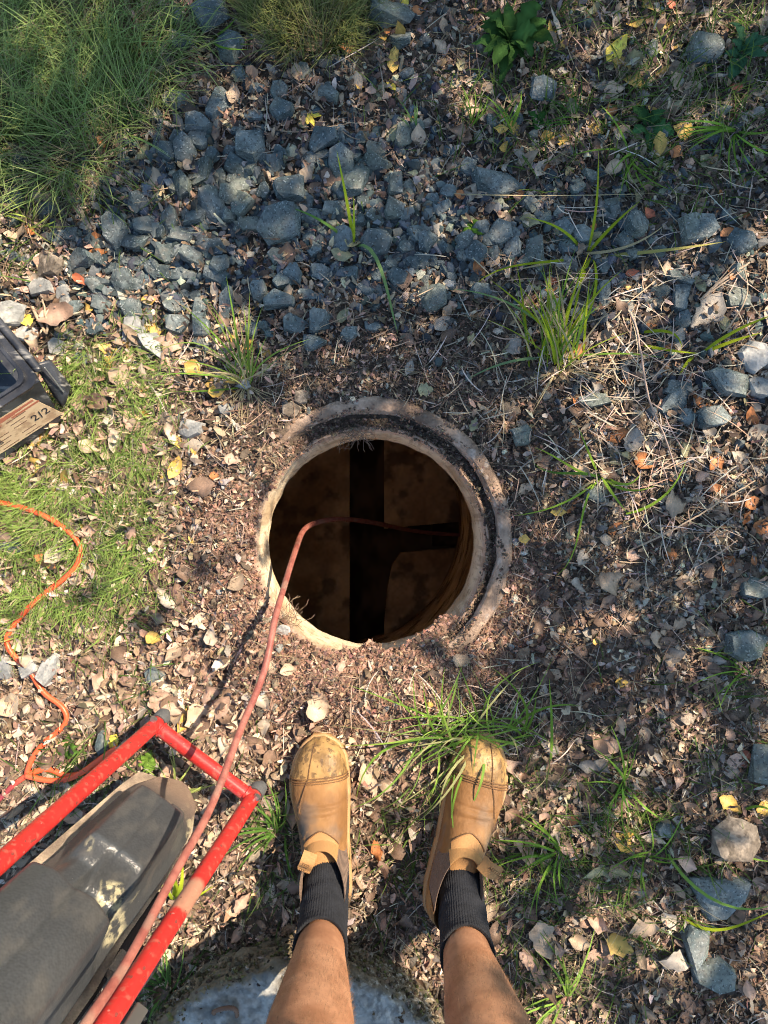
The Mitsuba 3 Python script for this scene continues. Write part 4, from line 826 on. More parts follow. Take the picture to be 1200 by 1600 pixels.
for i in range(26):
    a = r2.uniform(-2.6, -.3); L = r2.uniform(30, 85)
    cl.append({'p': [(384, 600, 0), (384 + .6 * L * np.cos(a), 602 - .6 * L * np.sin(a), .012), (384 + L * np.cos(a) + r2.normal(0, 8), 602 - L * np.sin(a), .004)], 'c': STRAW, 'w': .0016})
cl += [{'p': [(380, 605, 0), (330, 610, .02), (262, 612, .01)], 'c': GR}, {'p': [(378, 600, 0), (300, 535, .05), (232, 560, .04)], 'c': (.22, .33, .08)}]
tuft(cl, 'thin-bladed grass tuft at the sun edge left above the manhole', seed=7, wd=.0032)
cl = []
for i in range(88):
    bx, by = r2.uniform(655, 830), 1146 + r2.normal(0, 13)
    q = r2.random()
    if q < .34: a, L = r2.uniform(2.75, 3.75), r2.uniform(60, 165)        # sweeping to the left
    elif q < .60: a, L = r2.uniform(3.7, 4.75), r2.uniform(70, 215); bx = min(bx, 750)   # hanging down between the boots
    elif q < .86: a, L = r2.uniform(.7, 2.4), r2.uniform(45, 125)
    else: a, L = r2.uniform(-.9, .7), r2.uniform(40, 110)
    kx, ky = r2.normal(0, 12), r2.normal(0, 12)
    h1 = r2.uniform(.03, .085)
    mx_, my_ = bx + .5 * L * np.cos(a) + kx, by - .5 * L * np.sin(a) + ky - 8
    a2 = a + r2.normal(0, .35)
    cl.append({'p': [(bx, by, 0), (mx_, my_, h1), (mx_ + .5 * L * np.cos(a2), my_ - .5 * L * np.sin(a2), h1 * r2.uniform(.35, 1.1))], 'c': [GR, (.2, .34, .07), (.28, .42, .08), (.34, .34, .16), (.14, .26, .05)][i % 5], 'w': r2.uniform(.0018, .0052)})
cl += [{'p': [(860, 1190, 0), (862, 1120, .06), (858, 1060, .09)], 'c': GR}, {'p': [(815, 1150, 0), (835, 1110, .06), (838, 1085, .08)], 'c': GR}, {'p': [(812, 1148, 0), (812, 1085, .08), (765, 1040, .07)], 'c': GR}, {'p': [(700, 1140, 0), (688, 1090, .05), (693, 1038, .07)], 'c': GR}]
tuft(cl, 'trodden tuft of long green grass drooping over the right boot', seed=8, wd=.0048)
cl = []
def star(cx, cy, n, L0, L1, a0, a1, col, seed, w_=.004, h=.05):
    r = np.random.default_rng(seed); out = []
    for i in range(n):
        a = r.uniform(a0, a1); L = r.uniform(L0, L1); hh = r.uniform(.3, 1) * h
        bx, by = cx + r.normal(0, 5), cy + r.normal(0, 4)
        out.append({'p': [(bx, by, 0), (bx + .55 * L * np.cos(a), by - .55 * L * np.sin(a), hh), (bx + L * np.cos(a + .15), by - L * np.sin(a + .15), hh * r.uniform(.3, 1.2))], 'c': np.array(col) * r.uniform(.75, 1.3), 'w': w_ * r.uniform(.7, 1.2)})
    return out
tuft(star(968, 1225, 13, 50, 120, 1.0, 5.6, GR, 21), 'upright grass tuft right of the right boot toe', seed=9)
tuft(star(870, 1330, 16, 50, 130, 1.9, 5.9, GR, 22), 'spreading grass tuft right of the right ankle', seed=10)
tuft(star(1010, 1330, 10, 40, 110, 0, 6.28, GR, 23), 'small grass tuft between the fallen leaves on the right', seed=12)
tuft([{'p': [(1035, 1320, 0), (1080, 1380, .04), (1150, 1415, .05), (1215, 1405, .05)], 'c': (.2, .33, .07)}, {'p': [(1060, 1425, 0), (1110, 1450, .03), (1160, 1440, .03), (1215, 1420, .04)], 'c': YG}, {'p': [(1100, 1300, 0), (1150, 1330, .03), (1215, 1345, .04)], 'c': GR}, {'p': [(1150, 1270, 0), (1185, 1258, .03), (1215, 1275, .03)], 'c': GR}], 'long blades arching over the triangular stone', seed=13, wd=.0055)
tuft(star(885, 1560, 12, 50, 140, .8, 4.4, (.2, .32, .06), 24), 'grass tuft at the bottom right of the right leg', seed=14)
tuft(star(432, 1300, 18, 40, 110, 1.2, 5.0, (.10, .2, .04), 25), 'dark grass tuft left of the left boot', seed=15)
tuft(star(262, 1545, 26, 40, 110, .2, 4.4, (.1, .19, .05), 26, .003), 'dark fine grass against the concrete lid', seed=16)
tuft(star(985, 245, 10, 40, 95, 1.9, 5.9, GR, 27), 'shaded green blades above the sun-flecked stones', seed=17)
tuft(star(1150, 205, 12, 40, 110, 2.6, 6.2, GR, 28), 'shaded grass tuft at the upper right edge', seed=18)
tuft(star(790, 200, 6, 40, 80, .9, 2.4, GR, 29), 'thin upright tuft below the leafy rosette', seed=19)
tuft(star(735, 195, 7, 30, 70, .2, 2.0, GR, 30, .003), 'tiny tuft under the round tan leaf', seed=20)
tuft(star(648, 200, 6, 30, 60, 1.0, 2.4, (.12, .22, .07), 31, .003), 'small tuft beside the bluish stone', seed=21)
tuft(star(895, 190, 8, 40, 70, 1.2, 3.6, DK, 32, .003), 'faint tuft left of the small weeds', seed=22)
tuft(star(265, 1235, 9, 40, 90, -.6, 2.4, (.36, .42, .13), 33, .004), 'pale blades inside the corner of the red frame', seed=23)
tuft(star(270, 1405, 10, 30, 70, .2, 2.2, YG, 34, .007), 'broad yellow-green blades between hose and red tube', seed=24)
tuft(star(40, 350, 12, 30, 80, -1.0, 3.4, (.3, .38, .08), 35, .003), 'sunlit tuft at the left edge below the shaded grass', seed=25)
tuft(star(335, 60, 5, 40, 90, -.8, 1.6, GR, 36, .004), 'curled green blades over the mossy stones', seed=26)
tuft(star(1165, 1050, 7, 40, 110, 1.8, 4.4, GR, 37, .003), 'drooping blades below the blue stones', seed=27)
tuft([{'p': [(690, 302, .01), (800, 305, .03), (950, 304, .04), (1030, 302, .03)], 'c': STRAW, 'w': .0018}], 'long horizontal dry stalk across the dark stones', 'stalk', 'dry_stalk', seed=28)
# leafy weeds
def rosette(cx, cy, n, L0, L1, col, label, seed, wr=.33, cat='weed', h=.03):
    r = np.random.default_rng(seed)
    t = thing('leafy_weed', label, cat)
    x, y, _ = W(cx, cy); z0 = float(gz(x, y))
    for i in range(n):
        a = i * 2.4 + r.normal(0, .25); L = r.uniform(L0, L1)
        V = leaf(L, L * wr * r.uniform(.8, 1.2), -.35, .3, 0, 4, seed * 50 + i, 10)
        V[..., 0] -= V[..., 0].min()
        V[..., 2] -= V[0, 2, 2]
        e = r.uniform(.15, .9) * (1.1 - i / n * .5)
        V = tilt(V, 0, r.normal(0, .25)); V[..., 2] += V[..., 0] * np.sin(e) * (1 - .45 * V[..., 0] / L); V[..., 0] *= np.cos(e)
        V = rot_z(V, a) + [x, y, z0 + .004 + .0006 * (n - i)]
        C = leaf_colour(np.array(col) * r.uniform(.75, 1.3), V, seed * 50 + i)
        put('leaf', gridmesh(V), 'mat_thin', t, smooth=True, color=C.reshape(-1, 3))
rosette(795, 72, 30, .045, .095, (.055, .125, .035), 'dark green leafy rosette with many toothed leaves at the top', 61, .34)
rosette(1010, 205, 9, .03, .06, (.05, .13, .05), 'small bluish green weed right of the yellow leaf', 62, .4)
rosette(1155, 85, 10, .04, .07, (.06, .15, .08), 'feathery bluish weed beside the dark stone near the far right corner', 63, .32)
rosette(840, 195, 6, .02, .04, (.06, .16, .04), 'small green weed below the leafy rosette', 64, .5)
rosette(738, 358, 7, .016, .03, (.13, .26, .04), 'tiny bright seedling with round leaves among the dark stones', 65, .65)
rosette(110, 1165, 10, .012, .03, (.1, .2, .04), 'small-leaved weed by the orange cord', 66, .6)
rosette(232, 1185, 6, .015, .035, (.2, .34, .06), 'pale green weed inside the corner of the red frame', 67, .6)
# bare twigs
def twig(P, R, label, name='twig', tone=TONES['pale'], seed=0, branches=()):
    Q = np.array([W(a, b, 0) * (1 - h / H) * [1, 1, 0] + [0, 0, h] for a, b, h in P]); Q[:, 2] += np.maximum(gz(Q[:, 0], Q[:, 1]), -.002)
    Q = smooth_path(Q, 16 + 6 * len(P)); n = len(Q)
    r = np.random.default_rng(seed)
    Q = Q + np.cumsum(r.normal(0, .0005, Q.shape), 0)
    m = [tube(Q, R * np.linspace(1.15, .6, n), 6)]
    for (i, a, L) in branches:
        q0 = Q[int(i * (n - 1))]; d = np.array([np.cos(a), np.sin(a), .25]); m.append(tube(q0 + np.linspace(0, L, 6)[:, None] * d, R * np.linspace(.6, .3, 6), 5))
    m = cat_(m)
    c = np.clip(np.array(tone) * (1 + .25 * (nfbm(np.array(m.vertices) * 200, 3, seed)[:, None] - .5) * 2), .01, .9)
    k = key(name); scene[k] = mikit.ply(m, 'mat_litter', smooth=True, color=c); tag(k, label, 'twig')
twig([(985, 490, .03), (1002, 545, .05), (1015, 620, .05), (1040, 690, .04), (1060, 755, .02), (1078, 795, .005)], .0022, 'long pale bare branch slanting down on the right', tone=(.36, .27, .22), seed=1, branches=[(.2, -.6, .06), (.35, 2.8, .05), (.55, -.3, .05), (.75, 3.6, .05)])
twig([(975, 865, .005), (1060, 825, .025), (1150, 772, .03), (1180, 752, .03)], .0018, 'straight straw-coloured stalk rising to the right of the bare branch', tone=TONES['tan'], seed=2)
twig([(1030, 720, .02), (1045, 770, .015), (1052, 800, .005)], .0013, 'short twig beside the bare branch', tone=(.34, .26, .22), seed=3)
twig([(1008, 955, .004), (1080, 910, .012), (1108, 948 - 50, .01)], .0012, 'thin pale twig below the pebbles', tone=TONES['grey'], seed=4)
twig([(1022, 1078, .005), (1045, 1022, .012)], .0014, 'short upright grey twig in the dark litter', tone=TONES['grey'], seed=5)
twig([(262, 255, .01), (330, 248, .015), (440, 236, .015)], .0009, 'thin straight straw lying across the blue-grey stones', tone=TONES['pale'], seed=6)
twig([(400, 196, .01), (500, 200, .012), (560, 190, .01), (640, 172, .01)], .0014, 'brown stalk across the stones under the small yellow leaves', tone=TONES['tan'], seed=7)
twig([(245, 240, .004), (255, 190, .01), (252, 165, .008)], .0028, 'thick brown twig at the edge of the tall grass', tone=TONES['brown'], seed=8)
twig([(455, 408, .008), (500, 425, .012), (535, 465, .005)], .0013, 'white curved stalk over the lower stones', tone=TONES['pale'], seed=9)
twig([(1130, 1000 - 480, .01), (1170, 430, .03), (1160, 400, .03)], .0016, 'dry stalk by the large grey tan leaf', tone=TONES['tan'], seed=10)
twig([(1095, 470, .01), (1135, 435, .025), (1170, 408, .03)], .003, 'broken bundle of dry stalks in the sun on the right', tone=TONES['tan'], seed=11, branches=[(.1, .6, .08), (.2, .9, .07), (.3, .75, .06)])
twig([(520, 480, .004), (545, 475, .01), (548, 520, .01), (520, 585, .004)], .0011, 'dry forked stalk on the dark earth above the ring', tone=TONES['tan'], seed=12, branches=[(.35, 3.6, .07), (.4, -2.1, .06)])
twig([(860, 990, .004), (905, 1030, .01), (945, 1065, .004)], .0022, 'dark rotten stick in the litter right below the manhole', tone=TONES['brown'], seed=13)
twig([(1190, 840 + 90, .01), (1195, 960, .02), (1188, 970, .0)], .002, 'dry stalk next to the blue stones', tone=TONES['tan'], seed=14)
twig([(640, 1120, .003), (655, 1095, .008), (668, 1078, .004)], .002, 'short reddish brown stick on the soil above the right boot', tone=TONES['pink'], seed=15)
twig([(705, 545, .005), (770, 650 - 60, .005)], .0012, 'pale stalk fallen on the dark earth', tone=TONES['grey'], seed=16)
twig([(735, 668, .004), (775, 620, .012)], .0018, 'straight grey stick right of the outer ring top', tone=TONES['grey'], seed=17)
twig([(140, 1045, .004), (160, 1085, .012), (180, 1115, .006)], .0024, 'brown stick right of the orange cord', tone=TONES['pink'], seed=18)
twig([(50, 480, .012), (75, 520, .02), (65, 470, .02)], .003, 'bent dry stalk above the black case', tone=TONES['tan'], seed=19)

# ------------------------------------------------------------------ concrete lid lying behind the boots
LC = np.array([-.1625, -1.165])
def build_lid():
    pr = np.array([(.0, .1), (.05, .1), (.10, .1), (.15, .1), (.2, .1), (.24, .1005), (.28, .1), (.31, .0998), (.324, .0985), (.332, .095), (.337, .086), (.339, .07), (.340, .05), (.340, .025), (.337, -.02)])
    pr = np.array([np.interp(q, np.linspace(0, 1, len(pr)), pr[:, c]) for c in (0, 1) for q in np.linspace(0, 1, 90)]).reshape(2, 90).T
    m = lathe(pr, *LC, 420)
    v = np.array(m.vertices); q = v * 24
    n = (nfbm(q, 4, 3) - .5)
    rad = v[:, :2] - LC; rr = np.linalg.norm(rad, axis=1, keepdims=True) + 1e-9
    edge = np.clip((rr[:, 0] - .27) / .06, 0, 1)
    v[:, :2] += rad / rr * (.022 * n * edge)[:, None]; v[:, 2] += .012 * n * (.5 + .5 * edge) + .013 * (nfbm(v * 80, 4, 8) - .5); v[:, :2] += rad / rr * (.016 * edge * (nfbm(v * 55 + 3, 4, 18) - .5))[:, None]
    return tm(v, m.faces)
k = put('concrete_lid', build_lid(), 'mat_lid', smooth=40); tag(k, 'round weathered concrete lid with a mossy brown edge lying behind the boots', 'manhole lid')
def lid_dirt(n, seed):
    r = np.random.default_rng(seed); a = r.uniform(.25, 2.9, n); q = r.random(n)
    rad = np.where(q < .85, .337 + r.normal(0, .005, n), r.uniform(.285, .338, n)); z = np.where(q < .85, r.uniform(.0, .088, n), .094 + .008 * (nfbm(p3(a * 9, rad * 60), 3, 2) - .3))
    P = np.column_stack([LC[0] + rad * np.cos(a), LC[1] + rad * np.sin(a), z])
    return lumps(P, r.uniform(.0012, .0060, n), pick([(.12, .095, .06), (.18, .145, .10), (.07, .055, .038), (.13, .13, .055), (.26, .23, .18)], [4, 3, 3, 1.5, 1], n, seed + 1), seed)
m_, c_ = lid_dirt(4200, 88); kd = put('earth_crust', m_, 'mat_crumb', k, color=c_); labels[kd] = {'kind': 'stuff', 'label': 'crust of earth and moss on the edge of the lid'}
k2 = put('recess_loop', tube(smooth_path([[-.31, -.915, .098], [-.30, -.90, .112], [-.275, -.895, .114], [-.268, -.915, .1], [-.27, -.95, .097]], 24), .004, 8), 'mat_ink_brown', k, smooth=True)  # added dark loop standing for a dark curved recess in the lid

# ------------------------------------------------------------------ hose and cord
HP = [(428, 975, .125), (440, 930, .06), (455, 880, -.05), (465, 850, -.14), (478, 825, -.26), (500, 815, -.36), (550, 812, -.6), (600, 820, -.85), (690, 834, -1.28), (760, 838, -1.30)]
HU = [(120, 1620, .73), (200, 1500, .62), (270, 1370, .50), (330, 1260, .38), (380, 1130, .25), (415, 1040, .165)]
hp = [np.array([-.40, -.66, .98]), np.array([-.345, -.575, .88])] + [W(*q) for q in HU] + [W(*q) for q in HP]
k = put('hose', tube(smooth_path(hp, 220), np.interp(np.linspace(0, 1, 220), [0, .45, .7, 1], [.0056, .0060, .0068, .0068]), 14), 'mat_hose', smooth=True); tag(k, 'dusty red rubber hose running from the grey machine down into the manhole', 'hose')
def ground_line(P, n=120, lift=.006):
    Q = np.array([W(a, b, 0) for a, b in P]); Q = smooth_path(Q, n)
    z = gz(Q[:, 0], Q[:, 1]); z = np.convolve(np.pad(z, 12, mode='edge'), np.ones(25) / 25, 'valid')
    Q[:, 2] = z + lift; return Q
A = ground_line([(-40, 774), (0, 784), (60, 800), (105, 825), (130, 858), (122, 885), (100, 906), (60, 938), (27, 974), (15, 1000), (26, 1022), (50, 1046), (75, 1082), (105, 1108), (108, 1122), (92, 1142), (62, 1172), (48, 1206)], 150, .013)
B = ground_line([(-30, 1275), (0, 1250), (28, 1222), (62, 1201), (85, 1199), (105, 1207), (140, 1200), (178, 1178), (192, 1171)], 90, .013)
Cc = ground_line([(48, 1206), (60, 1209), (85, 1214), (115, 1211), (150, 1190), (175, 1172), (188, 1164)], 60, .019)
k = put('extension_cord', cat_([tube(A, .0053, 10), tube(B, .0053, 10), tube(Cc, .0053, 10)]), 'mat_cord', smooth=True); tag(k, 'orange power cord winding over the lawn to the red frame', 'power cord')

# ------------------------------------------------------------------ drain machine: red tube frame, grey moulded housing
MO = np.array([-.3295, -.455, .1]); MV = np.array([-.076, -.061, .53]); MV /= np.linalg.norm(MV)
MU = np.array([.815, -.577, 0]); MU -= MV * (MU @ MV); MU /= np.linalg.norm(MU)
MW = np.cross(MV, MU); MW = MW if MW[0] > 0 else -MW
def M(u, v, w): return MO + np.multiply.outer(u, MU) + np.multiply.outer(v, MV) + np.multiply.outer(w, MW)
mc = thing('drain_machine', 'drain cleaning machine with red tubular frame and scuffed grey moulded housing', 'drain cleaner')
hw = .111
put('frame_tube', tube(M(np.array([-hw, -hw, -hw, -hw]), np.array([-.02, .3, .7, 1.02]), np.zeros(4)), .0132, 20), 'mat_red', mc, smooth=40)
put('frame_tube', tube(M(np.array([hw, hw, hw, hw]), np.array([-.02, .3, .7, 1.02]), np.zeros(4)), .0132, 20), 'mat_red', mc, smooth=40)
put('crossbar', tube(M(np.array([-hw + .004, 0, hw - .004]), np.array([.0, .0, .0]), np.zeros(3)), .0130, 20), 'mat_red', mc, smooth=40)
put('handle', tube(smooth_path(M(np.array([-hw, -.09, 0, .09, hw]), np.array([1.01, 1.06, 1.075, 1.06, 1.01]), np.array([0, .02, .03, .02, 0])), 40), .0152, 18), 'mat_red', mc, smooth=40)
for s in (-1, 1):
    put('end_cap', tube(M(np.array([s * hw, s * hw, s * (hw + .004)]), np.array([-.014, -.024, -.034]), np.array([.003, .008, .012])), [.0150, .0155, .011], 18), 'mat_cap', mc, smooth=40)
    put('bolt', tube(M(np.array([s * (hw + .006), s * (hw + .006)]), np.array([.012, .012]), np.array([.012, .0185])), .0065, 6), 'mat_steel', mc, smooth=False)
# housing: height field over an outline, in the machine's own axes
def half_width(v):
    return np.interp(v, [-.03, -.02, .0, .05, .10, .2, .33, .42, .55, .74, .80, .83], [.015, .03, .052, .070, .078, .082, .083, .094, .098, .094, .07, .02])
def depth(t, v):                          # t: -1..1 across; height of the moulded face above the mating flange
    e = lambda a, b: sst(a, b, v)
    blk = lambda w0, soft: 1 - sst(w0 - soft, w0 + soft, np.abs(t))
    mid = e(.0, .13) * (1 - e(.76, .80)); side = 1 - np.abs(t) ** 4
    lower = e(.125, .165) * (1 - e(.318, .338)); upper = e(.415, .432) * (1 - e(.72, .78))
    d = .012 + .026 * mid * side
    d = d + .062 * lower * blk(.70, .10) + .080 * upper * blk(.82, .09) + .030 * (e(.318, .34) * (1 - e(.40, .43))) * (t < -.1) * blk(.62, .2)
    d = d + .012 * upper * np.exp(-((t - .93) / .06) ** 2)                    # rounded rib along the right flank
    d = d - .0045 * np.exp(-(t / .022) ** 2) * e(.16, .18)                    # the mould seam
    d = d + .005 * upper * np.exp(-((np.abs(t) - .34) / .22) ** 2)
    d = d + .024 * e(.085, .097) * (1 - e(.135, .15)) * (t > .12) * blk(.62, .10)
    return d
def build_case():
    n, m_ = 330, 120
    v = np.linspace(-.03, .83, n)[:, None] + np.zeros((1, m_)); t = np.linspace(-1, 1, m_)[None] + np.zeros((n, 1))
    u = t * (half_width(v) - .008) + np.interp(v, [.3, .42], [-.008, -.018])
    from scipy.ndimage import gaussian_filter
    d = gaussian_filter(depth(t, v), (1.9, 2.0), mode='nearest')
    w = -.09 + d + .0012 * (nfbm(p3(u * 30, v * 30), 3, 3) - .5)
    rim = np.abs(t) > .985
    V = M(u, v, np.where(rim, -.09, w))
    f = gridmesh(V)
    back = gridmesh(M(u, v, -.22 + .07 * np.abs(t) ** 4 - 0 * d)[:, ::-1])
    return f, back
cf, cb = build_case()
put('housing', cf, 'mat_case', mc, smooth=True)
put('housing_back', cb, 'mat_case', mc, smooth=50)
def flange():
    v = np.linspace(-.032, .82, 90)
    out = np.interp(v, [-.032, -.015, 0, .05, .19, .33, .42, .8, .82], [-.03, .012, .042, .060, .071, .073, .081, .081, .05]); ol = np.interp(v, [-.032, 0, .06, .4, .8], [.0, .062, .068, .082, .07])
    tone = []
    P = [M(-ol - .024, v, np.full(90, -.092)), M(out - .0, v, np.full(90, -.092))]
    top = np.stack(P, 1); bot = np.stack([M(-ol - .024, v, np.full(90, -.104)), M(out, v, np.full(90, -.104))], 1)
    V = np.concatenate([bot[:, :1], top, bot[:, 1:], bot[:, :1]], 1)
    return gridmesh(V)
put('flange', flange(), 'mat_flange', mc, smooth=30)
# black gap filler between flange and right tube, lower bracket, axle and wheels behind
def mbox(u0, u1, v0, v1, w0, w1, bev=.004):
    c = [(a, b, d) for a in (u0 + bev, u1 - bev) for b in (v0 + bev, v1 - bev) for d in (w0 + bev, w1 - bev)]
    return m3.Manifold.batch_hull([m3.Manifold.sphere(bev, 8).translate(tuple(M(*q))) for q in c])
put('gap_filler', mbox(.070, .086, .20, .80, -.17, -.100), 'mat_black', mc, smooth=40)
put('bracket', mbox(.128, .146, .47, .66, -.05, -.012, .003), 'mat_steel', mc, smooth=40)
put('bracket', mbox(.094, .128, .40, .43, -.13, -.01, .003), 'mat_black', mc, smooth=40)
put('clip', mbox(.076, .090, .345, .385, -.12, -.085, .003), 'mat_flange', mc, smooth=40)
put('motor', tube(M(np.array([-.083, -.08, .06, .063]), np.array([.45, .45, .45, .45]), np.array([-.25, -.25, -.25, -.25])), [.03, .075, .075, .03], 28), 'mat_black', mc, smooth=40)
for s in (-1, 1):
    for q in (0, 1):
        a_ = np.linspace(0, 2 * np.pi, 25)
        c_ = M(s * (hw - .0145 - .002 * q) + 0 * a_, .0135 * np.cos(a_), .0135 * np.sin(a_))
        put('weld', tube(c_, .0022 + .0006 * np.sin(a_ * 9), 7, cap=False), 'mat_red', mc, smooth=True) if q == 0 else None
put('rear_foot', mbox(-.085, .05, -.075, -.02, -.24, -.16, .008), 'mat_black', mc, smooth=40)

# ------------------------------------------------------------------ black case with a paper label, cut by the left edge
def V3(*a): return np.array(a, float)
da, db = np.array([math.cos(math.radians(130)), math.sin(math.radians(130))]), np.array([math.cos(math.radians(213)), math.sin(math.radians(213))])
def corner(px, py, z): return W(px, py, z)
zt, zb_ = .150, .024
def quad(c, La, Lb, z):                  # right-front corner c; a runs along the right side, b along the front
    c = c[:2]; return [np.r_[c, z], np.r_[c + da * La, z], np.r_[c + da * La + db * Lb, z], np.r_[c + db * Lb, z]]
cT, cB = corner(57, 594, zt), corner(97, 656, zb_)
La, Lb = .34, .44
bx = thing('black_case', 'open black plastic case with a paper label, reaching in from the left edge', 'case')
outer = m3.Manifold.hull_points(np.array(quad(cT + np.r_[(-da - db) * .002, 0], La, Lb, zt - .006) + quad(cB, La + .06, Lb + .05, zb_) + quad(cT, La, Lb, zt - .012)))
def rr(c, La, Lb, z, r=.022, n=8):      # rounded rectangle ring at height z
    q = [p[:2] for p in quad(c, La, Lb, z)]; out = []
    for i in range(4):
        p, a, b = q[i], q[i - 1] - q[i], q[(i + 1) % 4] - q[i]
        a, b = a / np.linalg.norm(a), b / np.linalg.norm(b)
        for s in np.linspace(0, 1, n):
            ang = s * math.pi / 2
            out.append(np.r_[p + a * r * (1 - math.sin(ang)) + b * r * (1 - math.cos(ang)), z])
    return np.array(out)
cI = cT + np.r_[(da + db) * .014, 0]
cav = m3.Manifold.hull_points(np.vstack([rr(cI, La - .028, Lb - .028, zt + .03), rr(cI + np.r_[(da + db) * .014, 0], La - .056, Lb - .056, .03)]))
put('shell', (outer - cav), 'mat_box', bx, smooth=30)
ring = m3.Manifold.hull_points(np.vstack([rr(cT + np.r_[(-da - db) * .004, 0], La + .008, Lb + .008, zt - .014), rr(cT + np.r_[(-da - db) * .004, 0], La + .008, Lb + .008, zt - .004)])) - m3.Manifold.hull_points(np.vstack([rr(cI, La - .028, Lb - .028, zt - .1), rr(cI, La - .028, Lb - .028, zt + .1)]))
lip = m3.Manifold.hull_points(np.vstack([rr(cI - np.r_[(da + db) * .006, 0], La - .016, Lb - .016, zt - .01), rr(cI - np.r_[(da + db) * .006, 0], La - .016, Lb - .016, zt + .003)])) - m3.Manifold.hull_points(np.vstack([rr(cI, La - .028, Lb - .028, zt - .1), rr(cI, La - .028, Lb - .028, zt + .1)]))
put('rim', ring, 'mat_box', bx, smooth=30); put('lip', lip, 'mat_box', bx, smooth=30)
# hinge rail and latch along the right side
n2 = np.array([math.cos(math.radians(40)), math.sin(math.radians(40))])
def bar(p, q, r): return m3.Manifold.batch_hull([m3.Manifold.sphere(r, 10).translate(tuple(p)), m3.Manifold.sphere(r, 10).translate(tuple(q))])
h0 = np.r_[cT[:2] + n2 * .012 + da * .02, zt - .012]; h1 = np.r_[cT[:2] + n2 * .012 + da * (La + .01), zt - .012]
put('hinge_rail', bar(h0, h1, .008), 'mat_box', bx, smooth=40)
l0, l1 = corner(62, 572, .115), corner(101, 616, .06)
put('latch', m3.Manifold.batch_hull([m3.Manifold.sphere(.007, 8).translate(tuple(p)) for p in (l0, l1, corner(76, 568, .105), corner(105, 604, .055), corner(88, 616, .06), corner(98, 628, .045))]), 'mat_box', bx, smooth=30)
put('latch_rod', bar(corner(70, 575, .125), corner(99, 612, .075), .0016), 'mat_steel', bx, smooth=40)
# front wall plane for the label
qT, qB = quad(cT + np.r_[(-da - db) * .002, 0], La, Lb, zt - .012), quad(cB, La + .06, Lb + .05, zb_)
fo, fx = (qT[0]), db
nx = np.r_[db, 0]; dn = qB[0] - qT[0]; dn = dn - nx * (dn @ nx); hgt = np.linalg.norm(dn); dn /= hgt
nrm = np.cross(nx, dn); nrm = nrm if nrm[2] > 0 else -nrm
# label axes: reads along -nx (towards the right-front corner) with its top towards the rim
def LP(a, b, lift): return qT[0] + nx * a + dn * b + nrm * lift
a0, a1, b0, b1 = .036, .41, hgt * .16, hgt * .86
pl = []
for (a, b) in ((a0, b0), (a1, b0), (a1, b1), (a0 - .010, b1)): pl += [LP(a, b, .0008), LP(a, b, .0016)]
lbk = put('paper_label', m3.Manifold.hull_points(np.array(pl)), 'mat_paper', bx)
def on_label(mesh, a, b, lift=.0018):
    m = mesh.copy(); v = np.array(m.vertices)
    m.vertices = LP(a, b, lift) + np.outer(v[:, 0], -nx) - np.outer(v[:, 1], dn) * 1.0 + np.outer(v[:, 2], nrm); return m
def rct(x0, y0, x1, y1): return trimesh.creation.box(bounds=[[x0, y0, 0], [x1, y1, .0003]])
r2 = np.random.default_rng(8); lines = []
for i in range(6):
    for cx in (.05, .10, .15):
        y = .022 + i * .0115
        if r2.random() < .85 and not (i == 3 and cx < .07):
            lines.append(on_label(rct(0, 0, r2.uniform(.025, .042), .0016), a0 + cx + .02, b0 + y))
put('printed_lines', cat_(lines), 'mat_ink_brown', lbk)
red = [on_label(rct(0, 0, r2.uniform(.03, .07), r2.uniform(.002, .005)), a0 + r2.uniform(.05, .14), b0 + r2.uniform(.004, .02), .00175 + .00001 * i) for i in range(14)]
put('red_smudge', cat_(red), 'mat_ink_red', lbk)
put('handwriting', on_label(text_mesh('2/2', .017, .0003), a0 + .036, b0 + hgt * .40 + .010, .0024), 'mat_ink_black', lbk)
put('printed_mark', on_label(text_mesh('R', .011, .0003, True), a0 + .118, b0 + .058, .0024), 'mat_ink_black', lbk)
put('printed_frame', cat_([on_label(rct(*q), a0 + .122, b0 + .062, .0021) for q in ((0, 0, .016, .0012), (0, .0162, .016, .0174), (0, .0012, .0012, .0162), (.0148, .0012, .016, .0162))]), 'mat_ink_black', lbk)
put('tray', m3.Manifold.batch_hull([m3.Manifold.sphere(.008, 8).translate(tuple(np.r_[cI[:2] + da * a_ + db * b_, z_])) for a_ in (.17, .29) for b_ in (.05, .36) for z_ in (.05, .105)]), 'mat_box', bx, smooth=30)

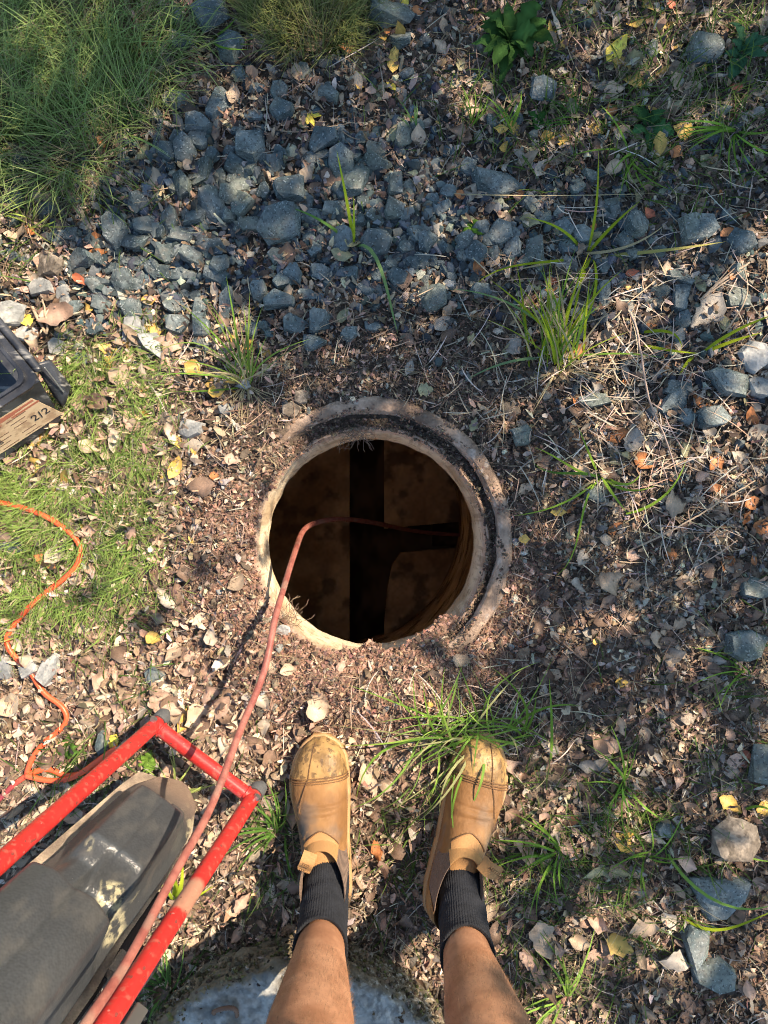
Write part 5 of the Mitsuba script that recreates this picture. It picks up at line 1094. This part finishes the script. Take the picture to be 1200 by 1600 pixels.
# ------------------------------------------------------------------ the person who looks down: boots, socks, bare legs, shorts, shirt
pr = thing('person', 'person in tan slip-on boots, black socks and shorts standing at the manhole with a phone', 'person')
def boot(heel, toe, side, seed):
    heel, toe = np.array(heel), np.array(toe)
    L = np.linalg.norm(toe - heel); fy = (toe - heel) / L; fx = np.array([fy[1], -fy[0]])     # fx: to the wearer's right
    g = .006
    def P(x, y, z): return np.stack([heel[0] + fx[0] * x + fy[0] * y, heel[1] + fx[1] * x + fy[1] * y, z + g + 0 * x], -1)
    k_ = side                                                   # +1: right boot (inner side is -x)
    S = np.array([0, .02, .06, .15, .28, .42, .56, .68, .78, .88, .95, .985, 1.0])
    WO = np.interp  # outline half widths
    def wl(t): return np.interp(t, S, [.012, .026, .036, .041, .041, .041, .046, .051, .052, .047, .034, .019, .004])
    def wr(t): return np.interp(t, S, [.012, .026, .036, .041, .042, .044, .050, .055, .054, .046, .032, .018, .004])
    cxm = lambda t: k_ * (.004 - .014 * np.sin(np.pi * np.clip(t, 0, 1)) * .4 - .010 * sst(.7, 1, t))
    lo, hi = (wl, wr) if k_ > 0 else (wr, wl)
    Hh = lambda t: np.interp(t, [0, .03, .10, .2, .34, .42, .50, .62, .72, .80, .86, .92, .96, .985, 1.0], [.05, .082, .105, .112, .116, .118, .106, .090, .078, .072, .070, .064, .053, .038, .022])
    # smooth the two profiles a little
    tt = np.linspace(0, 1, 140); tt = .5 - .5 * np.cos(np.pi * tt) if False else tt
    from scipy.ndimage import gaussian_filter1d
    sm = lambda a, s=3.0: gaussian_filter1d(a, s, mode='nearest')
    lo_, hi_, H_ = sm(lo(tt), 2.0), sm(hi(tt), 2.0), sm(Hh(tt), 3.0)
    ph = np.linspace(-.12 * np.pi, 1.12 * np.pi, 61)
    def surf(t0, t1, p0, p1, off=0.0, nt=90, npx=61):
        t = np.linspace(t0, t1, nt); p = np.linspace(p0, p1, npx)
        l, h, H = np.interp(t, tt, lo_)[:, None], np.interp(t, tt, hi_)[:, None], np.interp(t, tt, H_)[:, None]
        c, s = np.cos(p)[None], np.sin(p)[None]
        ex = np.sign(c) * np.abs(c) ** .72
        x = np.where(c > 0, h * ex, l * ex)
        z0 = .026
        z = z0 + np.where(s > 0, (H - z0) * np.abs(s) ** .80, -.02 * np.abs(s) ** .8)
        crease = -.0028 * np.exp(-((t[:, None] - .66) / .012) ** 2) - .0022 * np.exp(-((t[:, None] - .615 - .02 * c) / .012) ** 2) + .002 * np.exp(-((t[:, None] - .64) / .02) ** 2)
        z = z + crease * np.clip(s, 0, 1) + .0022 * (nfbm(np.stack([x * 22, (t[:, None] + 0 * x) * 7, z * 22], -1) + seed, 3, seed) - .5) * np.clip(s, 0, 1)
        y = t[:, None] * L + 0 * x
        # outward offset
        z = z + off * np.clip(s, 0, 1); x = x * (1 + off / .05)
        return P(x + cxm(t)[:, None], y, z), (x, y, z)
    b = thing_child('boot', pr)
    up, _ = surf(0, .985, -.1 * np.pi, 1.1 * np.pi, 0, 150, 71)
    put('upper', gridmesh(up), 'mat_boot', b, smooth=True)
    tc, _ = surf(.80, 1.0, -.06 * np.pi, 1.06 * np.pi, .0016, 50, 61)
    put('toe_cap', gridmesh(tc), 'mat_toe', b, smooth=True)
    # stitched seams
    def seam(fn, n=60, off=.0030, w=.0012):
        s = np.linspace(0, 1, n); t, p = fn(s)
        pts = []
        for a, q in zip(t, p):
            v, _ = surf(a, a + 1e-4, q, q + 1e-4, off, 2, 2); pts.append(v[0, 0])
        return tube(np.array(pts), w, 6)
    sm_ = [seam(lambda s: (.797 + .012 * np.sin(s * np.pi), (.02 + .96 * s) * np.pi)), seam(lambda s: (.783 + .012 * np.sin(s * np.pi), (.02 + .96 * s) * np.pi)), seam(lambda s: (.771 + .012 * np.sin(s * np.pi), (.02 + .96 * s) * np.pi), w=.0008),
           seam(lambda s: (.98 - .34 * s + .02 * np.sin(s * 3), (.5 + k_ * -.06 + k_ * -.02 * s - k_ * .30 * np.clip(s - .55, 0, 1) ** 1.2) * np.pi * 1.0), w=.0009),
           seam(lambda s: (.485 + .075 * (1 - np.abs(2 * s - 1)) ** .8, (.5 + .19 * (s - .5) * 2) * np.pi), w=.0012)]
    put('stitching', cat_(sm_), 'mat_stitch', b, smooth=True)
    # tongue panel
    tp = []
    for t in np.linspace(.37, .555, 26):
        hwid = .19 * (1 - sst(.485, .562, t) * .93) if t > .485 else np.interp(t, [.37, .485], [.13, .19])
        v, _ = surf(t, t + 1e-4, (.5 - hwid) * np.pi, (.5 + hwid) * np.pi, .0016, 2, 17); tp.append(v[0])
    put('front_panel', gridmesh(np.array(tp)), 'mat_tab', b, smooth=True)
    # sole
    y = np.linspace(0, 1, 90); outl = np.vstack([np.stack([-np.interp(y, tt, lo_) * 1.05 - .002 + cxm(y), y * (L + .004) - .002], 1), np.stack([np.interp(y, tt, hi_) * 1.05 + .002 + cxm(y), y * (L + .004) - .002], 1)[::-1]])
    rings = []
    for z, s in ((0, .96), (.003, 1.0), (.012, 1.0), (.013, .985), (.0145, .985), (.0155, 1.0), (.024, 1.01), (.028, .985), (.029, .90)):
        c = outl.mean(0); q = (outl - c) * s + c; rings.append(P(q[:, 0], q[:, 1], np.full(len(q), z)))
    R = np.array(rings); R = np.concatenate([R, R[:, :1]], 1)
    put('sole', gridmesh(R[:, ::-1]), 'mat_sole', b, smooth=40)
    # ankle shaft: front and back leather, elastic gussets at the sides
    yc, cxs = .112, cxm(.3)
    def shaft(a0, a1, z0, z1, off=0.0, n=30):
        th = np.radians(np.linspace(a0, a1, n)); rows = []
        for q in np.linspace(0, 1, 12):
            th2 = th
            ztop = z1 + .012 * np.cos(2 * th2) * q
            z = z0 + (ztop - z0) * q
            rx, ry = .0435 - .004 * q + off, .088 - .016 * q + off
            x = rx * np.sign(np.cos(th2)) * np.abs(np.cos(th2)) ** .85; yy = yc - .006 * q + ry * np.sin(th2) * np.where(np.sin(th2) > 0, .86, 1.05)
            rows.append(P(x + cxs, yy, z))
        for q in (.985, .9, .6):            # rolled over the edge, inwards
            ztop = z1 + .012 * np.cos(2 * th); x = (.0395 + off) * np.sign(np.cos(th)) * np.abs(np.cos(th)) ** .85 * (.93 if q < .95 else .97); yy = yc - .006 + (.072 + off) * np.sin(th) * np.where(np.sin(th) > 0, .86, 1.05) * (.95 if q < .95 else .98)
            rows.append(P(x + cxs, yy, z0 + (ztop - z0) * q))
        return gridmesh(np.array(rows))
    put('elastic_gusset', shaft(-30, 48, .055, .138), 'mat_gusset', b, smooth=50); put('elastic_gusset', shaft(132, 210, .055, .138), 'mat_gusset', b, smooth=50)
    put('ankle_front', shaft(47, 133, .075, .140, .0015), 'mat_tab', b, smooth=50); put('ankle_back', shaft(209, 331, .03, .140, .0015, 40), 'mat_boot', b, smooth=50)
    # pull tabs folded outwards
    def tab(x, y, z, dx, dy, dz, w, txt):
        d = np.array([dx, dy, dz]); ln = np.linalg.norm(d); d = d / ln
        sdir = np.array([d[1], -d[0], 0]); sdir /= np.linalg.norm(sdir); nn = np.cross(sdir, d); nn = nn if nn[2] > 0 else -nn
        rows = []
        for s in np.linspace(0, 1, 12):
            c = np.array([x, y, z]) + d * ln * s + nn * .010 * np.sin(np.pi * min(1, s * 1.15)) ; 
            rows.append([c - sdir * w / 2 * (1.0 if s < .97 else .9), c + sdir * w / 2 * (1.0 if s < .97 else .9)])
        V = np.array(rows); thick = nn * .0028
        ring_ = np.stack([V[:, 0], V[:, 1], V[:, 1] - thick, V[:, 0] - thick, V[:, 0]], 1)
        g1 = gridmesh(P(ring_[..., 0], ring_[..., 1], ring_[..., 2]))
        end = ring_[-1][:4]; e = P(end[:, 0], end[:, 1], end[:, 2]); g2 = tm(e, [[0, 1, 2], [0, 2, 3]])
        kt = put('pull_tab', cat_([g1, g2]), 'mat_tab', b, smooth=40)
        ts = txt if isinstance(txt, list) else [txt]
        ms = []
        for i, tx in enumerate(ts):
            t3 = text_mesh(tx, .0062, .0004); v = np.array(t3.vertices); v[:, 0] -= v[:, 0].mean(); v[:, 1] += .004 - .0085 * i - (.0 if len(ts) > 1 else .0035) 
            o = np.array([x, y, z]) + d * ln * .58 + nn * .0105
            q = o + np.outer(v[:, 0], d if len(ts) == 1 else sdir) + np.outer(v[:, 1], np.cross(nn, d) if len(ts) == 1 else d) + np.outer(v[:, 2], nn)
            ms.append(tm(P(q[:, 0], q[:, 1], q[:, 2]), t3.faces))
        put('tab_lettering', cat_(ms), 'mat_stitch', b, smooth=False)
    if k_ > 0: tab(.020, .174, .143, .038, -.014, -.002, .027, 'AOTO')
    else: tab(-.014, .174, .143, -.016, -.032, -.002, .025, ['IIII', 'IIII'])
    put('pull_loop', tube(P(np.array([cxs - .01, cxs - .01, cxs, cxs + .01, cxs + .01]), np.array([.045, .035, .03, .035, .045]), np.array([.13, .152, .16, .152, .13])), .004, 8), 'mat_tab', b, smooth=True)
    return b
def thing_child(name, parent): return key(name, parent)
boot((-.100, -.772), (-.130, -.428), -1, 11)
boot((.104, -.778), (.203, -.430), 1, 12)
labels['person__boot'] = {'label': 'left tan leather boot with a dark scuff on its side'}; labels['person__boot_001'] = {'label': 'right tan leather boot partly covered by grass'}
# legs: one continuous skin from the skeleton
def hullchain(pts, rad, out):
    for i in range(len(pts) - 1):
        out.append(m3.Manifold.batch_hull([m3.Manifold.sphere(rad[i], 28).translate(tuple(map(float, pts[i]))), m3.Manifold.sphere(rad[i + 1], 28).translate(tuple(map(float, pts[i + 1])))]))
def body_mesh(parts, ref, sm=14):
    m = m3.Manifold.batch_boolean(parts, m3.OpType.Add).refine_to_length(ref).to_mesh()
    t = trimesh.Trimesh(np.array(m.vert_properties[:, :3], float), np.array(m.tri_verts), process=True)
    import scipy.sparse as sp
    e = t.edges_unique; n = len(t.vertices)
    A_ = sp.coo_matrix((np.ones(2 * len(e)), (np.r_[e[:, 0], e[:, 1]], np.r_[e[:, 1], e[:, 0]])), shape=(n, n)).tocsr()
    deg = np.asarray(A_.sum(1)).ravel(); v = np.array(t.vertices)
    for lam in [.5, -.51] * sm:
        v = v + lam * np.where(deg[:, None] > 2, A_ @ v / np.maximum(deg, 1)[:, None] - v, 0)
    return tm(v, t.faces)
LX, RX = -.106, .139
def leg_pts(x, yk=0.0):
    return [(x, -.722 + yk, .10), (x, -.724 + yk, .17), (x, -.727 + yk, .24), (x + .05 * max(x, 0), -.738 + yk, .32), (x + .09 * max(x, 0), -.746 + yk, .40), (x + .10 * max(x, 0), -.748 + yk, .46), (x + .10 * max(x, 0), -.736 + yk, .53), (x * .95, -.755, .66), (x * .82, -.79, .82), (x * .72, -.80, .93)]
LR = [.036, .037, .042, .054, .065, .066, .064, .072, .080, .092]
legs = []
hullchain(leg_pts(LX), LR, legs); hullchain(leg_pts(RX, -.012), LR, legs)
for x, yk in ((LX, 0), (RX, -.012)):      # calf behind, knee cap in front
    legs.append(m3.Manifold.sphere(.046, 24).scale((1, 1, 2.0)).translate((x, -.765 + yk, .38)))
    legs.append(m3.Manifold.sphere(.036, 24).translate((x, -.692 + yk, .53)))
hullchain([(-.08, -.80, .95), (.08, -.80, .95)], [.10, .10], legs)
hullchain([(0, -.80, .97), (0, -.79, 1.10), (0, -.735, 1.25), (0, -.68, 1.38)], [.125, .125, .135, .12], legs)
hullchain([(-.175, -.655, 1.40), (0, -.67, 1.42), (.175, -.655, 1.40)], [.06, .075, .06], legs)
hullchain([(0, -.655, 1.44), (0, -.60, 1.54)], [.056, .054], legs)
# head bent over the phone: skull, face, jaw, nose, ears
hd = np.array([0, -.535, 1.62]); fw = np.array([0, .80, -.60]); upv = np.array([0, .60, .80])
hullchain([hd - fw * .02 + upv * .03, hd + fw * .022 + upv * .0], [.092, .080], legs)
hullchain([hd + fw * .045 - upv * .02, hd + fw * .060 - upv * .085], [.058, .036], legs)
hullchain([hd + fw * .098 + upv * .015, hd + fw * .112 - upv * .028], [.010, .015], legs)
for s in (-1, 1):
    legs.append(m3.Manifold.sphere(.026, 16).scale((.45, 1, 1.2)).translate(tuple(hd + np.array([s * .083, 0, 0]) - upv * .02)))
    hullchain([hd + fw * .085 + np.array([s * .018, 0, 0]) + upv * .03, hd + fw * .078 + np.array([s * .05, 0, 0]) + upv * .028], [.011, .010], legs)
# arms with hands that hold the phone
fingers = []
for s in (-1, 1):
    sh = np.array([s * .19, -.655, 1.395])
    if s < 0:
        el, wr_, pm = np.array([s * .175, -.52, 1.165]), np.array([s * .085, -.155, 1.452]), np.array([s * .066, -.085, 1.488])
        F_ = [(pm + np.array([s * .012, .024 - .018 * i, -.004]), np.array([[0, 0, 0], [-s * .016, .004, .016], [-s * .034, .004, .033], [-s * .052 * [.9, 1, .95, .78][i], .002, .036]])) for i in range(4)]
        TH = [pm + [-s * .006, -.020, -.004], pm + [-s * .020, .004, .0], pm + [-s * .027, .028, .008]]
    else:
        el, wr_, pm = np.array([.375, -.79, 1.16]), np.array([.225, -.735, 1.0]), np.array([.185, -.705, .955])
        F_ = [(pm + np.array([-.012 - .012 * i, .006 - .006 * i, -.012 + .012 * i]), np.array([[0, 0, 0], [-.012, .012, -.020], [-.026, .016, -.038], [-.040, .014, -.050]]) * [.9, 1, .95, .8][i]) for i in range(4)]
        TH = [wr_ + [-.012, -.022, -.02], wr_ + [-.030, -.040, -.045], wr_ + [-.045, -.05, -.065]]
    hullchain([sh, (sh + el) / 2, el, (el * .6 + wr_ * .4), wr_], [.054, .046, .038, .040, .026], legs)
    hullchain([wr_, wr_ * .4 + pm * .6, pm], [.027, .027, .025], legs)
    for b0_, o_ in F_: hullchain([b0_ + q for q in o_], [.0095, .009, .0085, .0075], legs)
    hullchain(TH, [.012, .0105, .009], legs)
put('body', body_mesh(legs, .011, 10), 'mat_skin', pr, smooth=True)
def sock(x, yk, seed):
    V = []
    zs = np.linspace(.075, .228, 150)
    th = np.linspace(0, 2 * np.pi, 241)
    for z in zs:
        r = np.interp(z, [.07, .10, .17, .24, .27, .275], [.040, .0395, .0405, .0445, .0465, .0465]) + .0012
        q = (z - .07) / .2
        fr_ = np.interp(z, [.075, .10, .125, .15, .175, .20, .24, .28], [-.605, -.613, -.630, -.650, -.666, -.676, -.682, -.686]) + yk + .002
        bk_ = -.722 + yk - .006 * q - r * 1.06
        cy = (fr_ + bk_) / 2; ry_ = (fr_ - bk_) / 2
        rib = .0007 * np.cos(th * 60) + .0016 * (nfbm(np.stack([np.cos(th) * 14, np.sin(th) * 14, th * 0 + z * 330], -1), 3, seed) - .5) + .0014 * np.exp(-((z - .224) / .004) ** 2) + .0012 * np.sin(z * 260 + 2 * np.sin(th * 2 + seed)) * np.exp(-((z - .15) / .03) ** 2)
        zz = z + .012 * np.sin(th) * sst(.17, .23, z) * -1 - .0 * th
        V.append(np.stack([x + (r + rib) * np.cos(th), cy + (ry_ + rib) * np.sin(th), zz], -1))
    V.append(np.stack([V[-1][:, 0] * .9 + x * .1, V[-1][:, 1] * .9 + (-.730 + yk) * .1, V[-1][:, 2] - .004], -1))
    return gridmesh(np.array(V))
put('sock', sock(LX, 0, 1), 'mat_sock', pr, smooth=True); put('sock', sock(RX, -.012, 2), 'mat_sock', pr, smooth=True)
# fine hair on the shins
def leg_hair(x, yk, seed, n=2200):
    r = np.random.default_rng(seed)
    z = r.uniform(.285, .50, n); th = r.uniform(-.4, np.pi + .4, n)
    rad = np.interp(z, [.24, .32, .40, .46, .53], [.042, .054, .065, .066, .064]) - .002; cy = np.interp(z, [.24, .32, .40, .46, .53], [-.727, -.738, -.746, -.748, -.736]) + yk; x = x + max(x, 0) * np.interp(z, [.24, .32, .40, .46], [0, .05, .09, .10])
    B_ = np.stack([x + rad * np.cos(th), cy + rad * np.sin(th), z], 1)
    N_ = np.stack([np.cos(th), np.sin(th), 0 * th], 1)
    k_ = 4; P_ = np.zeros((n, k_, 3)); P_[:, 0] = B_
    d = N_ * .7 + np.array([0, 0, -.8]) + r.normal(0, .35, (n, 3))
    for i in range(1, k_):
        d = d + np.array([0, 0, -.35]); P_[:, i] = P_[:, i - 1] + d / np.linalg.norm(d, axis=1, keepdims=True) * r.uniform(.002, .0045, (n, 1))
    return ribbons(P_, np.full((n, k_), .00026) * np.array([1, 1, .8, .4]), np.full((n, k_, 3), 1.0) * np.array([.17, .095, .05]))
for i, (x, yk) in enumerate(((LX, 0), (RX, -.012))):
    m, c = leg_hair(x, yk, 40 + i); kk = put('leg_hair', m, 'mat_litter', pr, color=c); labels[kk] = {'kind': 'stuff', 'label': 'fine short hair on the shin'}
sh = []
for x, yk in ((LX, 0), (RX, -.012)): hullchain([(x * .95, -.752, .60), (x * .85, -.785, .80), (x * .72, -.80, .93)], [.092, .104, .112], sh)
hullchain([(-.08, -.80, .96), (.08, -.80, .96)], [.112, .112], sh)
put('shorts', body_mesh(sh, .02), 'mat_shorts', pr, smooth=True)
st_ = []
hullchain([(-.07, -.80, .97), (.07, -.80, .97)], [.118, .118], st_); hullchain([(0, -.80, .97), (0, -.79, 1.10), (0, -.735, 1.25), (0, -.68, 1.37)], [.135, .137, .147, .132], st_)
hullchain([(-.178, -.655, 1.40), (0, -.67, 1.42), (.178, -.655, 1.40)], [.068, .08, .068], st_)
for s in (-1, 1): hullchain([(s * .19, -.655, 1.395), (-.184, -.60, 1.30) if s < 0 else (.27, -.71, 1.29)], [.064, .058], st_)
put('shirt', body_mesh(st_, .02), 'mat_shirt', pr, smooth=True)
hr = []
hullchain([hd - fw * .03 + upv * .036, hd + fw * .004 + upv * .034], [.097, .086], hr); hullchain([hd - fw * .06 - upv * .03, hd - fw * .03 + upv * .03], [.07, .095], hr)
put('hair', body_mesh(hr, .01, 6), 'mat_hair', pr, smooth=True)
for s in (-1, 1): put('eye', m3.Manifold.sphere(.0115, 20).translate(tuple(hd + fw * .083 + np.array([s * .032, 0, 0]) + upv * .008)), 'mat_eye', pr, smooth=True)
put('mouth', m3.Manifold.sphere(.02, 20).scale((1, .35, .3)).translate(tuple(hd + fw * .094 - upv * .062)), 'mat_lip', pr, smooth=True)
ph = m3.Manifold.batch_hull([m3.Manifold.sphere(.004, 12).translate((x, y, z)) for x in (-.032, .032) for y in (-.122, .016) for z in (1.5105, 1.5125)])
k = put('phone', ph, 'mat_phone', smooth=40); tag(k, 'dark phone held flat in one hand over the manhole', 'phone')

# ------------------------------------------------------------------ the tree whose crown throws the dappled shade
tr = thing('tree', 'leafy tree standing off to the right whose crown shades the verge', 'tree')
def crown():
    r = np.random.default_rng(301)
    sx, sy = SUN[0] / SUN[2], SUN[1] / SUN[2]
    def p_(px, py):
        s = shade(px, py)
        n = nfbm(p3(px / 75.0, py / 75.0) + 5, 3, 33); n = np.clip((n - .5) * 2.0 + .5, 0, 1)
        c_ = np.clip(blob(px, py, 875, 480, 95, 110) * .55 + blob(px, py, 930, 300, 60, 80) * .35, 0, 1)
        return sst(-.10, .13, s * (1 - c_) - n) * sst(.03, .14, s)
    def p_out(px, py):                    # beyond the picture the crown simply goes on
        inside = sst(-1000, -150, px) * sst(2100, 1320, px) * sst(-1300, -120, py) * sst(2000, 1650, py)
        return p_(px, py) * (.25 + .75 * inside) * (.35 + .65 * sst(-700, 0, px + .4 * (800 - py)))
    n = 9500
    xy = scatter(n, p_out, (-1.7, 2.0, -1.4, 2.3), 302, hole=False)
    h = r.uniform(1.75, 2.5, n) + .3 * nfbm(p3(xy[:, 0] * 2, xy[:, 1] * 2), 2, 5)
    C = np.stack([xy[:, 0] + sx * h, xy[:, 1] + sy * h, h], 1)
    L = r.uniform(.055, .10, n); B_ = L * r.uniform(.4, .6, n)
    a, e, ro = r.uniform(0, 6.283, n), r.normal(-.35, .45, n), r.normal(0, .6, n)
    d = np.stack([np.cos(e) * np.cos(a), np.cos(e) * np.sin(a), np.sin(e)], 1)
    s = np.stack([-np.sin(a), np.cos(a), 0 * a], 1); nn = np.cross(d, s); s = s * np.cos(ro)[:, None] + nn * np.sin(ro)[:, None]; nn = np.cross(d, s)
    Q = np.stack([C - d * L[:, None] / 2, C + s * B_[:, None] / 2 + nn * L[:, None] * .06, C + d * L[:, None] / 2, C - s * B_[:, None] / 2 + nn * L[:, None] * .06], 1)
    f = np.array([[0, 1, 2], [0, 2, 3]])
    F = (f[None] + (np.arange(n) * 4)[:, None, None]).reshape(-1, 3)
    return tm(Q.reshape(-1, 3), F), np.repeat(jitter((.07, .13, .035), n, .2, 3), 4, axis=0), C
cm, ccol, cc3 = crown()
kk = put('crown', cm, 'mat_thin', tr, color=ccol); labels[kk] = {'kind': 'stuff', 'label': 'loose green foliage with gaps that let flecks of sun through'}
base = np.array([3.6, 2.7, -.05]); fork = np.array([3.2, 2.4, 2.0])
put('trunk', tube(smooth_path([base, [3.5, 2.6, .7], [3.3, 2.5, 1.4], fork, [2.9, 2.1, 2.5], [2.3, 1.8, 2.9]], 50), np.linspace(.24, .07, 50), 18), 'mat_bark', tr, smooth=True)
r2 = np.random.default_rng(9)
for i in range(9):
    t_ = cc3[r2.integers(len(cc3))]; mid = (fork + t_) / 2 + r2.normal(0, .15, 3) + [0, 0, .3]
    put('limb', tube(smooth_path([fork, (fork + mid) / 2 + [0, 0, .15], mid, t_], 30), np.linspace(.06, .008, 30), 9), 'mat_bark', tr, smooth=True)
